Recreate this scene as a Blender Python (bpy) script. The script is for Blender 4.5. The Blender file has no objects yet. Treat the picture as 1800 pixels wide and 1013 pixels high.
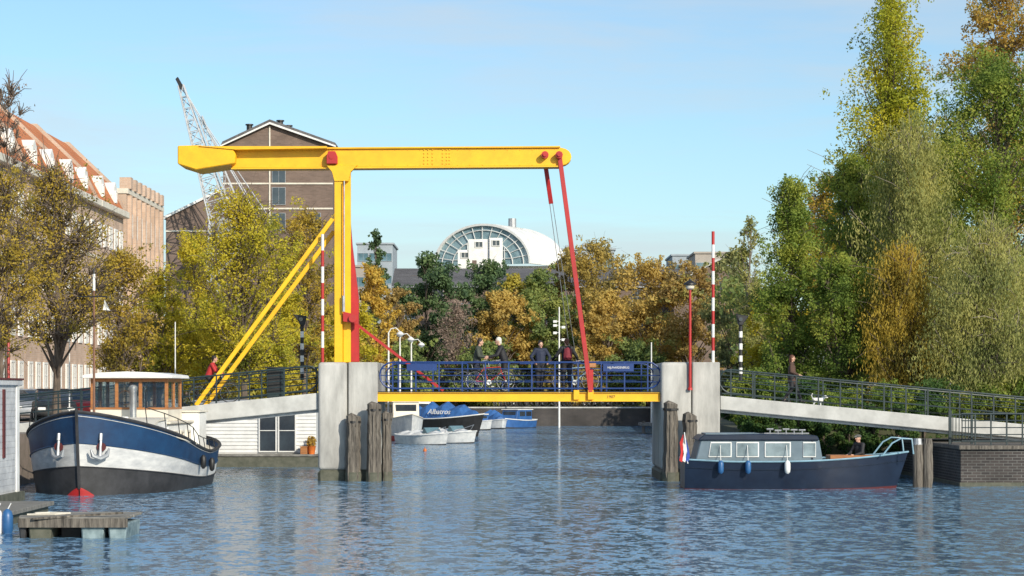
import bpy, bmesh, math, random
import numpy as np
from mathutils import Vector, Matrix
R=math.radians
random.seed(7); rng=np.random.default_rng(7)
F=3710.; H0=2.92; HY=690.
def X(px,D): return (px-900)/F*D
def Z(py,D): return H0-(py-HY)/F*D
def P(px,py,D): return Vector((X(px,D),D,Z(py,D)))
V=Vector
sc=bpy.context.scene; COL=sc.collection
ORG={}
# ---------------- materials ----------------
def nmat(name):
    m=bpy.data.materials.new(name); m.use_nodes=True; nt=m.node_tree; nt.nodes.clear()
    out=nt.nodes.new('ShaderNodeOutputMaterial'); return m,nt,out
def mat(name,c1,c2=None,scale=3.,rough=.6,metal=0.,bump=.1,stretch=(1,1,1),spec=.5,detail=6):
    if c2 is None: c2=tuple(x*.72 for x in c1)
    m,nt,out=nmat(name); N=nt.nodes; L=nt.links
    b=N.new('ShaderNodeBsdfPrincipled'); L.new(b.outputs[0],out.inputs[0])
    tc=N.new('ShaderNodeTexCoord'); mp=N.new('ShaderNodeMapping'); mp.inputs['Scale'].default_value=stretch
    L.new(tc.outputs['Object'],mp.inputs[0])
    n=N.new('ShaderNodeTexNoise'); n.inputs['Scale'].default_value=scale; n.inputs['Detail'].default_value=detail; n.inputs['Roughness'].default_value=.65
    L.new(mp.outputs[0],n.inputs['Vector'])
    r=N.new('ShaderNodeValToRGB'); r.color_ramp.elements[0].position=.35; r.color_ramp.elements[1].position=.65
    r.color_ramp.elements[0].color=(*c2,1); r.color_ramp.elements[1].color=(*c1,1)
    L.new(n.outputs[0],r.inputs[0]); L.new(r.outputs[0],b.inputs['Base Color'])
    b.inputs['Roughness'].default_value=rough; b.inputs['Metallic'].default_value=metal
    b.inputs['Specular IOR Level'].default_value=spec
    if bump:
        bp=N.new('ShaderNodeBump'); bp.inputs['Strength'].default_value=bump; bp.inputs['Distance'].default_value=.03
        L.new(n.outputs[0],bp.inputs['Height']); L.new(bp.outputs[0],b.inputs['Normal'])
    return m
def brick(name,c1,c2,mortar,scale=1.,bw=.5,bh=.2,bump=.3,rough=.85,lo=.7):
    m,nt,out=nmat(name); N=nt.nodes; L=nt.links
    b=N.new('ShaderNodeBsdfPrincipled'); L.new(b.outputs[0],out.inputs[0]); b.inputs['Roughness'].default_value=rough
    tc=N.new('ShaderNodeTexCoord'); s=N.new('ShaderNodeSeparateXYZ'); L.new(tc.outputs['Object'],s.inputs[0])
    a=N.new('ShaderNodeMath'); L.new(s.outputs[0],a.inputs[0]); L.new(s.outputs[1],a.inputs[1])
    c=N.new('ShaderNodeCombineXYZ'); L.new(a.outputs[0],c.inputs[0]); L.new(s.outputs[2],c.inputs[1])
    t=N.new('ShaderNodeTexBrick'); L.new(c.outputs[0],t.inputs['Vector'])
    t.inputs['Scale'].default_value=scale; t.inputs['Brick Width'].default_value=bw; t.inputs['Row Height'].default_value=bh
    t.inputs['Mortar Size'].default_value=.012; t.inputs['Color1'].default_value=(*c1,1); t.inputs['Color2'].default_value=(*c2,1); t.inputs['Mortar'].default_value=(*mortar,1)
    n=N.new('ShaderNodeTexNoise'); n.inputs['Scale'].default_value=.6; n.inputs['Detail'].default_value=6; L.new(tc.outputs['Object'],n.inputs['Vector'])
    r=N.new('ShaderNodeValToRGB'); r.color_ramp.elements[0].position=.3; r.color_ramp.elements[0].color=(lo,lo,lo,1); r.color_ramp.elements[1].position=.7; r.color_ramp.elements[1].color=(1,1,1,1); L.new(n.outputs[0],r.inputs[0])
    mx=N.new('ShaderNodeMix'); mx.data_type='RGBA'; mx.blend_type='MULTIPLY'; mx.inputs[0].default_value=1
    L.new(t.outputs[0],mx.inputs[6]); L.new(r.outputs[0],mx.inputs[7]); L.new(mx.outputs[2],b.inputs['Base Color'])
    bp=N.new('ShaderNodeBump'); bp.inputs['Strength'].default_value=bump; bp.inputs['Distance'].default_value=.03; bp.invert=True
    L.new(t.outputs['Fac'],bp.inputs['Height']); L.new(bp.outputs[0],b.inputs['Normal'])
    return m
def leafmat(name,cols,transl=.5,ns=.5):
    m,nt,out=nmat(name); N=nt.nodes; L=nt.links
    g=N.new('ShaderNodeNewGeometry'); r=N.new('ShaderNodeValToRGB')
    e=r.color_ramp.elements
    while len(e)<len(cols): e.new(.5)
    for i,c in enumerate(cols): e[i].position=i/(len(cols)-1)*.9+.05; e[i].color=(*c,1)
    tc=N.new('ShaderNodeTexCoord'); n=N.new('ShaderNodeTexNoise'); n.inputs['Scale'].default_value=ns; n.inputs['Detail'].default_value=4; L.new(tc.outputs['Object'],n.inputs['Vector'])
    ma=N.new('ShaderNodeMath'); ma.operation='MULTIPLY_ADD'; L.new(n.outputs[0],ma.inputs[0]); ma.inputs[1].default_value=2.6; ma.inputs[2].default_value=-.86
    mb=N.new('ShaderNodeMath'); mb.operation='MULTIPLY_ADD'; L.new(g.outputs['Random Per Island'],mb.inputs[0]); mb.inputs[1].default_value=.34; L.new(ma.outputs[0],mb.inputs[2])
    L.new(mb.outputs[0],r.inputs[0])
    d=N.new('ShaderNodeBsdfPrincipled'); d.inputs['Roughness'].default_value=.6; d.inputs['Specular IOR Level'].default_value=.2; t=N.new('ShaderNodeBsdfTranslucent'); mx=N.new('ShaderNodeMixShader'); mx.inputs[0].default_value=transl
    L.new(r.outputs[0],d.inputs['Base Color']); L.new(r.outputs[0],t.inputs[0]); L.new(d.outputs[0],mx.inputs[1]); L.new(t.outputs[0],mx.inputs[2]); L.new(mx.outputs[0],out.inputs[0])
    return m
M={}
M['yellow']=mat('yellow_paint',(.86,.49,.012),(.76,.40,.012),1.5,.45,0,.03)
M['red']=mat('red_paint',(.46,.022,.022),(.34,.02,.02),2,.45,0,.03)
M['darkred']=mat('dark_red_antifouling',(.11,.018,.02),(.07,.012,.014),2,.6,0,.03)
M['blue']=mat('blue_paint',(.012,.05,.20),(.01,.033,.14),2,.45,0,.03)
M['conc']=mat('concrete',(.54,.53,.50),(.28,.275,.26),1.5,.9,0,.5,(1,1,.25))
M['conc2']=mat('pale_concrete',(.54,.54,.52),(.36,.36,.345),1.2,.85,0,.2)
M['concwet']=mat('algae_concrete',(.12,.12,.09),(.06,.065,.045),4,.7,0,.35)
M['pile']=mat('weathered_timber',(.21,.185,.155),(.04,.035,.03),3,.9,0,1.,(5,5,.5))
M['dark']=mat('dark_green_paint',(.02,.04,.045),(.01,.02,.025),3,.45,0,.03)
M['black']=mat('black_paint',(.02,.02,.022),(.01,.01,.01),3,.5,0,.03)
M['white']=mat('white_paint',(.80,.80,.78),(.64,.64,.62),1.5,.5,0,.05)
M['cream']=mat('cream_paint',(.72,.68,.58),(.58,.53,.45),1.5,.5,0,.05)
M['grey']=mat('grey_metal',(.42,.44,.46),(.28,.29,.31),3,.45,.4,.05)
M['steel']=mat('galvanised_steel',(.55,.56,.58),(.38,.39,.4),3,.35,.8,.05)
M['glass']=mat('window_glass',(.05,.065,.08),(.025,.03,.04),.8,.06,0,0,spec=.9)
M['glassb']=mat('sky_glass',(.16,.27,.32),(.06,.12,.15),.5,.08,0,0,spec=1)
M['glassd']=mat('pale_vault_glass',(.30,.43,.48),(.14,.24,.28),.6,.1,0,0,spec=1)
M['glassc']=mat('pale_cabin_glass',(.26,.33,.36),(.10,.14,.16),1.5,.1,0,0,spec=1)
M['wood']=mat('varnished_wood',(.42,.18,.06),(.28,.11,.04),3,.45,0,.1,(1,1,6))
M['mastwood']=mat('dark_mast_wood',(.20,.09,.05),(.13,.06,.035),3,.5,0,.1,(3,3,1))
M['plank']=mat('grey_planks',(.27,.26,.235),(.10,.095,.085),4,.85,0,.4,(.6,6,1))
M['rubber']=mat('rubber',(.02,.02,.02),(.03,.03,.03),5,.8,0,.05)
M['skin']=mat('skin',(.60,.36,.26),(.54,.31,.22),6,.55,0,0)
M['orangetile']=brick('orange_tiles',(.66,.23,.075),(.56,.18,.06),(.32,.11,.05),1,.3,.35,.4,.8)
M['darktile']=brick('dark_tiles',(.15,.145,.15),(.115,.11,.115),(.08,.08,.08),1,.35,.4,.5,.7)
M['pinkbrick']=brick('pale_peach_brick',(.62,.45,.34),(.54,.38,.28),(.6,.5,.42),1,.45,.14,.2)  # pale peach brick, the wall's own colour
M['brownbrick']=brick('brown_brick',(.22,.155,.125),(.17,.12,.095),(.2,.16,.14),1,.45,.14,.2)
M['quaybrick']=brick('quay_brick',(.085,.07,.065),(.045,.038,.038),(.17,.165,.155),1,.28,.09,.8,lo=.4)
M['bark']=mat('bark',(.17,.13,.10),(.07,.055,.045),4,.9,0,.5,(3,3,.6))
M['barkg']=mat('pale_bark',(.28,.24,.2),(.13,.11,.09),4,.9,0,.4,(3,3,.8))
M['orange']=mat('orange_plastic',(.7,.18,.03),None,2,.5)
M['bluecover']=mat('blue_tarpaulin',(.035,.13,.36),(.02,.08,.24),2,.6,0,.4)
M['fendblue']=mat('blue_fender',(.03,.12,.30),None,3,.4)
M['lightblue']=mat('grey_blue_paint',(.15,.205,.25),(.105,.15,.185),2,.5,0,.03)
M['palebike']=mat('pale_blue_frame_paint',(.25,.42,.52),None,2,.4,0,0)
M['navy']=mat('navy_hull_paint',(.010,.020,.045),(.006,.012,.03),2,.4,0,.03)
M['bargeblue']=mat('barge_blue_paint',(.010,.05,.13),(.007,.03,.085),2,.5,0,.08)
M['hullwhite']=mat('scuffed_hull_white',(.62,.62,.61),(.40,.41,.42),1.6,.6,0,.1,(1,1,3))
M['tar']=mat('tarred_hull',(.045,.045,.05),(.02,.02,.022),2,.6,0,.15)
M['flagred']=mat('flag_red',(.6,.03,.03),None,3,.8); M['flagblue']=mat('flag_blue',(.03,.08,.4),None,3,.8)
LC=dict(
 olive=[(.19,.16,.045),(.34,.27,.055),(.52,.38,.06),(.58,.42,.07)],
 brown=[(.20,.15,.06),(.36,.25,.07),(.50,.33,.08),(.54,.38,.09)],
 yellow=[(.22,.25,.045),(.44,.42,.05),(.64,.54,.05),(.68,.56,.06)],
 gold=[(.34,.26,.07),(.56,.40,.08),(.70,.48,.09),(.70,.52,.11)],
 green=[(.05,.11,.04),(.08,.16,.05),(.13,.22,.06),(.19,.28,.07)],
 mid=[(.10,.16,.04),(.17,.25,.05),(.28,.35,.065),(.42,.44,.08)],
 pale=[(.16,.19,.07),(.27,.30,.10),(.40,.40,.13),(.50,.47,.15)],
 poplar=[(.17,.21,.035),(.36,.39,.045),(.55,.53,.05),(.64,.56,.06)],
 rust=[(.26,.20,.05),(.44,.29,.07),(.58,.38,.08),(.42,.42,.09)],
 bare=[(.28,.2,.15),(.38,.27,.2),(.44,.32,.24)])
for k,c in LC.items():
    M['lf_'+k]=leafmat(k+'_leaves',c); M['lff_'+k]=leafmat('hazy_'+k+'_leaves',[tuple(a_*.86+b_ for a_,b_ in zip(q,(.04,.045,.052))) for q in c],ns=.35)  # far leaf colours are mixed with a pale aerial haze tone
# ---------------- mesh builder ----------------
class MB:
    def __init__(s): s.v=[]; s.f=[]
    def add(s,vs,fs):
        o=len(s.v); s.v+= [tuple(p) for p in vs]; s.f+=[tuple(i+o for i in f) for f in fs]; return s
    def box(s,x0,x1,y0,y1,z0,z1):
        return s.add([(x0,y0,z0),(x1,y0,z0),(x1,y1,z0),(x0,y1,z0),(x0,y0,z1),(x1,y0,z1),(x1,y1,z1),(x0,y1,z1)],
          [(0,3,2,1),(4,5,6,7),(0,1,5,4),(1,2,6,5),(2,3,7,6),(3,0,4,7)])
    def bar(s,p,q,w,h,up=(0,0,1)):
        p=V(p);q=V(q);d=(q-p).normalized();u=V(up)
        if abs(d.dot(u))>.98: u=V((0,1,0))
        a=d.cross(u).normalized()*w/2; b=a.cross(d).normalized()*h/2
        return s.add([p-a-b,p+a-b,p+a+b,p-a+b,q-a-b,q+a-b,q+a+b,q-a+b],[(0,3,2,1),(4,5,6,7),(0,1,5,4),(1,2,6,5),(2,3,7,6),(3,0,4,7)])
    def tube(s,pts,r,n=8,closed=False,caps=True):
        pts=[V(p) for p in pts]; m=len(pts); rs=r if isinstance(r,(list,tuple)) else [r]*m
        o=len(s.v); up=None
        for i,p in enumerate(pts):
            if closed: d=pts[(i+1)%m]-pts[i-1]
            else: d=pts[min(i+1,m-1)]-pts[max(i-1,0)]
            if d.length<1e-9: d=V((0,0,1))
            d.normalize()
            if up is None:
                up=V((0,0,1)) if abs(d.z)<.9 else V((1,0,0))
            a=d.cross(up)
            if a.length<1e-4: a=d.orthogonal()
            a.normalize(); up=a.cross(d).normalized()
            for k in range(n):
                t=2*math.pi*k/n; s.v.append(tuple(p+(a*math.cos(t)+up*math.sin(t))*rs[i]))
        rng_=m if closed else m-1
        for i in range(rng_):
            j=(i+1)%m
            for k in range(n):
                k2=(k+1)%n; s.f.append((o+i*n+k,o+i*n+k2,o+j*n+k2,o+j*n+k))
        if caps and not closed:
            s.f.append(tuple(o+k for k in range(n))[::-1]); s.f.append(tuple(o+(m-1)*n+k for k in range(n)))
        return s
    def cyl(s,p,q,r1,r2=None,n=16): return s.tube([p,q],[r1,r1 if r2 is None else r2],n)
    def lathe(s,prof,c=(0,0,0),n=16):
        o=len(s.v); c=V(c)
        for r,z in prof:
            for k in range(n):
                t=2*math.pi*k/n; s.v.append((c.x+r*math.cos(t),c.y+r*math.sin(t),c.z+z))
        for i in range(len(prof)-1):
            for k in range(n):
                k2=(k+1)%n; s.f.append((o+i*n+k,o+i*n+k2,o+(i+1)*n+k2,o+(i+1)*n+k))
        s.f.append(tuple(o+k for k in range(n))[::-1]); s.f.append(tuple(o+(len(prof)-1)*n+k for k in range(n)))
        return s
    def prism(s,poly,a,b,axis='y'):
        n=len(poly)
        def m(p,t): return (p[0],t,p[1]) if axis=='y' else ((t,p[0],p[1]) if axis=='x' else (p[0],p[1],t))
        return s.add([m(p,a) for p in poly]+[m(p,b) for p in poly],[tuple(range(n)),tuple(range(2*n-1,n-1,-1))]+[(i,i+n,(i+1)%n+n,(i+1)%n) for i in range(n)])
    def cap(s,p,q,r1,r2,n=10,sq=None):
        p=V(p);q=V(q);d=q-p
        if d.length<1e-6: d=V((0,0,1e-4))
        dn=d.normalized(); pts=[];rs=[]
        for t in (80,55,28,0): pts.append(p-dn*r1*math.sin(R(t))); rs.append(r1*math.cos(R(t)))
        for t in (0,28,55,80): pts.append(q+dn*r2*math.sin(R(t))); rs.append(r2*math.cos(R(t)))
        return s.tube(pts,rs,n)
    def ell(s,c,r,n=14,m=9):
        prof=[(math.cos(R(-88+176*i/m)),math.sin(R(-88+176*i/m))) for i in range(m+1)]
        o=len(s.v); s.lathe(prof,(0,0,0),n)
        for i in range(o,len(s.v)):
            x,y,z=s.v[i]; s.v[i]=(c[0]+x*r[0],c[1]+y*r[1],c[2]+z*r[2])
        return s
    def build(s,name,m,parent=None,smooth=False,bevel=0,nofix=False,seg=1):
        me=bpy.data.meshes.new(name)
        if parent is not None: org=ORG[parent.name]
        else:
            a=np.array(s.v); org=V(((a[:,0].min()+a[:,0].max())/2,(a[:,1].min()+a[:,1].max())/2,a[:,2].min()))
        me.from_pydata([(x-org.x,y-org.y,z-org.z) for x,y,z in s.v],[],s.f)
        if not nofix or bevel:
            bm=bmesh.new(); bm.from_mesh(me)
            if bevel:
                ed=[e for e in bm.edges if len(e.link_faces)==2 and e.calc_face_angle(0)>.5]
                bmesh.ops.bevel(bm,geom=ed,offset=bevel,segments=seg,affect='EDGES',profile=.5,clamp_overlap=True)
            bmesh.ops.recalc_face_normals(bm,faces=bm.faces); bm.to_mesh(me); bm.free()
        if smooth:
            me.polygons.foreach_set('use_smooth',[True]*len(me.polygons)); me.set_sharp_from_angle(angle=R(40))
        if m is not None: me.materials.append(M[m] if isinstance(m,str) else m)
        o=bpy.data.objects.new(name,me); COL.objects.link(o)
        if parent is not None: o.parent=parent; ORG[o.name]=org
        else: o.location=org; ORG[o.name]=org
        return o
def tag(o,label=None,cat=None,group=None,kind=None):
    if label: o['label']=label
    if cat: o['category']=cat
    if group: o['group']=group
    if kind: o['kind']=kind
    return o
def thing(name,label,cat,loc=(0,0,0),group=None):
    o=bpy.data.objects.new(name,None); o.empty_display_size=.2; COL.objects.link(o); o.location=loc; ORG[o.name]=V(loc); return tag(o,label,cat,group)
def copy_tree(o,parent=None):
    c=o.copy(); COL.objects.link(c); c.parent=parent
    for ch in list(o.children): copy_tree(ch,c)
    return c
def dup(o,loc,rz=None,label=None,group=None,sc_=None):
    c=copy_tree(o); c.location=loc
    if rz is not None: c.rotation_euler.z=rz
    if label: c['label']=label
    if group: c['group']=group
    if sc_: c.scale=(sc_,)*3
    return c
def remesh(mb,vox,name,m,parent,sm=2):
    o=mb.build(name,m,parent,nofix=True)
    a=o.modifiers.new('r','REMESH'); a.mode='VOXEL'; a.voxel_size=vox
    b=o.modifiers.new('s','SMOOTH'); b.iterations=sm; b.factor=.5
    dg=bpy.context.evaluated_depsgraph_get(); me=bpy.data.meshes.new_from_object(o.evaluated_get(dg))
    o.modifiers.clear(); o.data=me; me.polygons.foreach_set('use_smooth',[True]*len(me.polygons))
    if not me.materials: me.materials.append(M[m] if isinstance(m,str) else m)
    return o
def text(s_,size,loc,rx,rz,m,parent,name='lettering',ext=.004,align='CENTER',sx=1):
    cu=bpy.data.curves.new('t','FONT'); cu.body=s_; cu.size=size; cu.extrude=ext; cu.align_x=align; cu.align_y='CENTER'
    t=bpy.data.objects.new('t',cu); COL.objects.link(t)
    dg=bpy.context.evaluated_depsgraph_get(); me=bpy.data.meshes.new_from_object(t.evaluated_get(dg)); bpy.data.objects.remove(t)
    me.materials.clear(); me.materials.append(M[m]); me.name=name
    o=bpy.data.objects.new(name,me); COL.objects.link(o); o.parent=parent; o.location=V(loc)-ORG[parent.name]; o.rotation_euler=(R(rx),0,R(rz)); o.scale=(sx,1,1)
    return o
WC={}
def win(parent,c,w,h,face='y',fm='white',gm='glass',bars=(1,1),ft=.09):
    key=(round(w,2),round(h,2),fm,gm,bars,ft)
    if key not in WC:
        a=MB(); a.box(-w/2,w/2,-.07,.05,-h/2,-h/2+ft).box(-w/2,w/2,-.07,.05,h/2-ft,h/2).box(-w/2,-w/2+ft,-.069,.05,-h/2+ft,h/2-ft).box(w/2-ft,w/2,-.069,.05,-h/2+ft,h/2-ft)
        for i in range(bars[0]): x=-w/2+w*(i+1)/(bars[0]+1); a.box(x-ft*.3,x+ft*.3,-.06,.04,-h/2+ft,h/2-ft)
        for i in range(bars[1]): z=-h/2+h*(i+1)/(bars[1]+1); a.box(-w/2+ft,w/2-ft,-.055,.04,z-ft*.3,z+ft*.3)
        me=bpy.data.meshes.new('window'); me.from_pydata(a.v,[],a.f); me.materials.append(M[fm])
        b=MB().box(-w/2+ft,w/2-ft,-.02,.03,-h/2+ft,h/2-ft); mg=bpy.data.meshes.new('pane'); mg.from_pydata(b.v,[],b.f); mg.materials.append(M[gm])
        WC[key]=(me,mg)
    me,mg=WC[key]
    o=bpy.data.objects.new('window',me); COL.objects.link(o); o.parent=parent; o.location=V(c)-ORG[parent.name]
    if face=='x': o.rotation_euler.z=R(90)
    elif face!='y': o.rotation_euler.z=face
    g=bpy.data.objects.new('pane',mg); COL.objects.link(g); g.parent=o
    return o
# ---------------- world, sun, camera ----------------
w=bpy.data.worlds.new('World'); sc.world=w; w.use_nodes=True; nt=w.node_tree; N=nt.nodes; L=nt.links; N.clear()
out=N.new('ShaderNodeOutputWorld'); bg=N.new('ShaderNodeBackground'); L.new(bg.outputs[0],out.inputs[0]); bg.inputs[1].default_value=.15
sky=N.new('ShaderNodeTexSky'); sky.sky_type='NISHITA'; sky.sun_disc=False
SUN=V((.50,-.80,.44)).normalized(); sky.sun_elevation=math.asin(SUN.z); sky.sun_rotation=math.atan2(SUN.x,SUN.y)%(2*math.pi)
sky.air_density=1.0; sky.dust_density=.9; sky.ozone_density=1.8
tn=N.new('ShaderNodeMix'); tn.data_type='RGBA'; tn.blend_type='MULTIPLY'; tn.inputs[0].default_value=1; L.new(sky.outputs[0],tn.inputs[6]); tn.inputs[7].default_value=(.84,.99,1.06,1)
tc=N.new('ShaderNodeTexCoord'); mp=N.new('ShaderNodeMapping'); mp.inputs['Scale'].default_value=(1.3,1.3,11); mp.inputs['Rotation'].default_value=(0,.06,0); L.new(tc.outputs['Generated'],mp.inputs[0])
nz=N.new('ShaderNodeTexNoise'); nz.inputs['Scale'].default_value=2.2; nz.inputs['Detail'].default_value=9; nz.inputs['Roughness'].default_value=.6; nz.inputs['Distortion'].default_value=.3; L.new(mp.outputs[0],nz.inputs['Vector'])
rp=N.new('ShaderNodeValToRGB'); rp.color_ramp.elements[0].position=.40; rp.color_ramp.elements[0].color=(0,0,0,1); rp.color_ramp.elements[1].position=.68; rp.color_ramp.elements[1].color=(.7,.7,.7,1); L.new(nz.outputs[0],rp.inputs[0])
mx=N.new('ShaderNodeMix'); mx.data_type='RGBA'; L.new(rp.outputs[0],mx.inputs[0]); L.new(tn.outputs[2],mx.inputs[6]); mx.inputs[7].default_value=(4.3,4.7,5.0,1)
L.new(mx.outputs[2],bg.inputs[0])
sl=bpy.data.lights.new('sun','SUN'); sl.energy=4.7; sl.angle=R(.5); sl.color=(1,.91,.76); so=bpy.data.objects.new('sun',sl); COL.objects.link(so); so.rotation_euler=SUN.to_track_quat('Z','Y').to_euler(); so.location=(30,-30,60)
cd=bpy.data.cameras.new('camera'); cam=bpy.data.objects.new('camera',cd); COL.objects.link(cam); cam.location=(0,0,H0); cam.rotation_euler=(R(90),0,0)
cd.sensor_width=36; cd.lens=36*F/1800; cd.shift_y=(HY-506.5)/1800; cd.clip_end=6000; sc.camera=cam
sc.view_settings.view_transform='Standard'; sc.view_settings.look='None'; sc.view_settings.exposure=0
# ---------------- setting ----------------
m,nt,out=nmat('canal_water'); N=nt.nodes; L=nt.links
b=N.new('ShaderNodeBsdfPrincipled'); L.new(b.outputs[0],out.inputs[0]); b.inputs['Base Color'].default_value=(.115,.225,.345,1); b.inputs['Roughness'].default_value=.10; b.inputs['IOR'].default_value=1.33
tc=N.new('ShaderNodeTexCoord')
def wn(scale,sx,sy,rot,det,k):
    mp=N.new('ShaderNodeMapping'); mp.inputs['Scale'].default_value=(sx,sy,1); mp.inputs['Rotation'].default_value=(0,0,rot); L.new(tc.outputs['Object'],mp.inputs[0])
    n=N.new('ShaderNodeTexNoise'); n.inputs['Scale'].default_value=scale; n.inputs['Detail'].default_value=det; n.inputs['Roughness'].default_value=.6; L.new(mp.outputs[0],n.inputs['Vector'])
    s=N.new('ShaderNodeVectorMath'); s.operation='SUBTRACT'; L.new(n.outputs['Color'],s.inputs[0]); s.inputs[1].default_value=(.5,.5,.5)
    q=N.new('ShaderNodeVectorMath'); q.operation='MULTIPLY'; L.new(s.outputs[0],q.inputs[0]); q.inputs[1].default_value=(k*.6,k,0); return q
w1=wn(4.2,.8,.5,.1,4,1.25); w2=wn(12,.8,.7,-.2,3,1.0)
n2=N.new('ShaderNodeTexNoise'); n2.inputs['Scale'].default_value=.12; n2.inputs['Detail'].default_value=4; L.new(tc.outputs['Object'],n2.inputs['Vector'])
rr=N.new('ShaderNodeMapRange'); rr.inputs[1].default_value=.35; rr.inputs[2].default_value=.65; rr.inputs[3].default_value=.8; rr.inputs[4].default_value=1.2; L.new(n2.outputs[0],rr.inputs[0])
ad=N.new('ShaderNodeVectorMath'); L.new(w1.outputs[0],ad.inputs[0]); L.new(w2.outputs[0],ad.inputs[1])
scn=N.new('ShaderNodeVectorMath'); scn.operation='SCALE'; L.new(ad.outputs[0],scn.inputs[0]); L.new(rr.outputs[0],scn.inputs['Scale'])
a2=N.new('ShaderNodeVectorMath'); L.new(scn.outputs[0],a2.inputs[0]); a2.inputs[1].default_value=(0,0,1)
no=N.new('ShaderNodeVectorMath'); no.operation='NORMALIZE'; L.new(a2.outputs[0],no.inputs[0]); L.new(no.outputs[0],b.inputs['Normal'])
M['water']=m
a=MB(); a.add([(-400,-150,0),(400,-150,0),(400,184,0),(-400,184,0)],[(0,1,2,3)]); wo=a.build('water','water',nofix=True); tag(wo,kind='structure')
M['soil']=mat('grass_and_soil',(.07,.085,.035),(.05,.045,.03),.8,.95,0,.4)
M['paving']=mat('brick_paving',(.26,.21,.18),(.18,.15,.12),3,.9,0,.2)
def bank(name,poly,z,mt,kind=True):
    a=MB().prism(poly,-1,z,'z'); return tag(a.build(name,mt),kind='structure')
bank('quay',[(-300,40),(-15.5,40),(-15.5,84),(-12.6,94),(-9.5,181),(-9.5,183.9),(-300,183.9)],1.6,'paving')
bank('shore',[(8.4,76),(10.5,140),(12,181),(12,183.9),(300,183.9),(300,76)],1.55,'soil')
g=MB(); g.add([(-3000,184,1.6),(3000,184,1.6),(3000,5000,1.6),(-3000,5000,1.6)],[(0,1,2,3)]); tag(g.build('ground','soil'),kind='structure')
def wall_thing(name,label,x0,x1,y0,y1,z0,z1,mt,cope=.12):
    t=thing(name,label,'wall',((x0+x1)/2,y0,z0)); MB().box(x0,x1,y0,y1,z0,z1-cope).build('wall',mt,t); MB().box(x0-.05,x1+.05,y0-.05,y1+.05,z1-cope,z1).build('coping','conc2',t,bevel=.02); return t
wall_thing('quay_wall','long dark brick quay wall closing the far end of the canal',-9.4,24,183.2,184.3,-.5,1.66,'quaybrick')
tw=thing('quay_wall','dark brick quay wall at the right edge beside the navy boat','wall',(22,65.6,0))
MB().box(13.95,60,65.6,75.9,.0,1.14).build('wall','quaybrick',tw); MB().box(13.88,60,65.5,75.95,1.14,1.27).build('coping','pile',tw,bevel=.02); MB().box(13.9,60,65.55,75.9,-.5,.0+.12).build('wet_foot','concwet',tw,bevel=.02)
# ---------------- trees ----------------
def mesh_quads(name,co,m,parent):
    n=len(co)//4; me=bpy.data.meshes.new(name); me.vertices.add(n*4); me.vertices.foreach_set('co',co.astype(np.float32).ravel())
    me.loops.add(n*4); me.loops.foreach_set('vertex_index',np.arange(n*4,dtype=np.int32)); me.polygons.add(n); me.polygons.foreach_set('loop_start',np.arange(0,n*4,4,dtype=np.int32))
    me.update(calc_edges=True); me.materials.append(M[m]); o=bpy.data.objects.new(name,me); COL.objects.link(o); o.parent=parent; ORG[o.name]=ORG[parent.name]; return o
def leaves(cl,n,ls,m,parent,name='crown',droop=False):
    cl=np.array(cl); k=len(cl); wts=cl[:,6]/cl[:,6].sum(); idx=rng.choice(k,n,p=wts)
    g=rng.normal(size=(n,3)); g/= (np.linalg.norm(g,axis=1,keepdims=True)+1e-6); rad=rng.random((n,1))**.42*1.0
    p=cl[idx,:3]+g*rad*cl[idx,3:6]
    if droop: # leaves gathered on hanging strands
        q=.13; cx=np.round(p[:,:2]/q)*q; p[:,:2]=cx+(p[:,:2]-cx)*.35+ (np.sin(p[:,2:3]*3+cx*9)*.03)
    u=rng.normal(size=(n,3)); nn=g*.7+np.array([0,0,.3])+rng.normal(size=(n,3))*.6; u=np.cross(u,nn)
    if droop: u=u*.35+np.array([0,0,1.])
    u/=np.linalg.norm(u,axis=1,keepdims=True)+1e-6; v=np.cross(u,nn); v/=np.linalg.norm(v,axis=1,keepdims=True)+1e-6
    s_=ls*(.6+.8*rng.random((n,1))); u=u*s_*(1.4 if droop else 1); v=v*s_*(.4 if droop else .62)
    co=np.stack([p+u,p+v,p-u,p-v],1).reshape(-1,3); return mesh_quads(name,co,m,parent)
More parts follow.
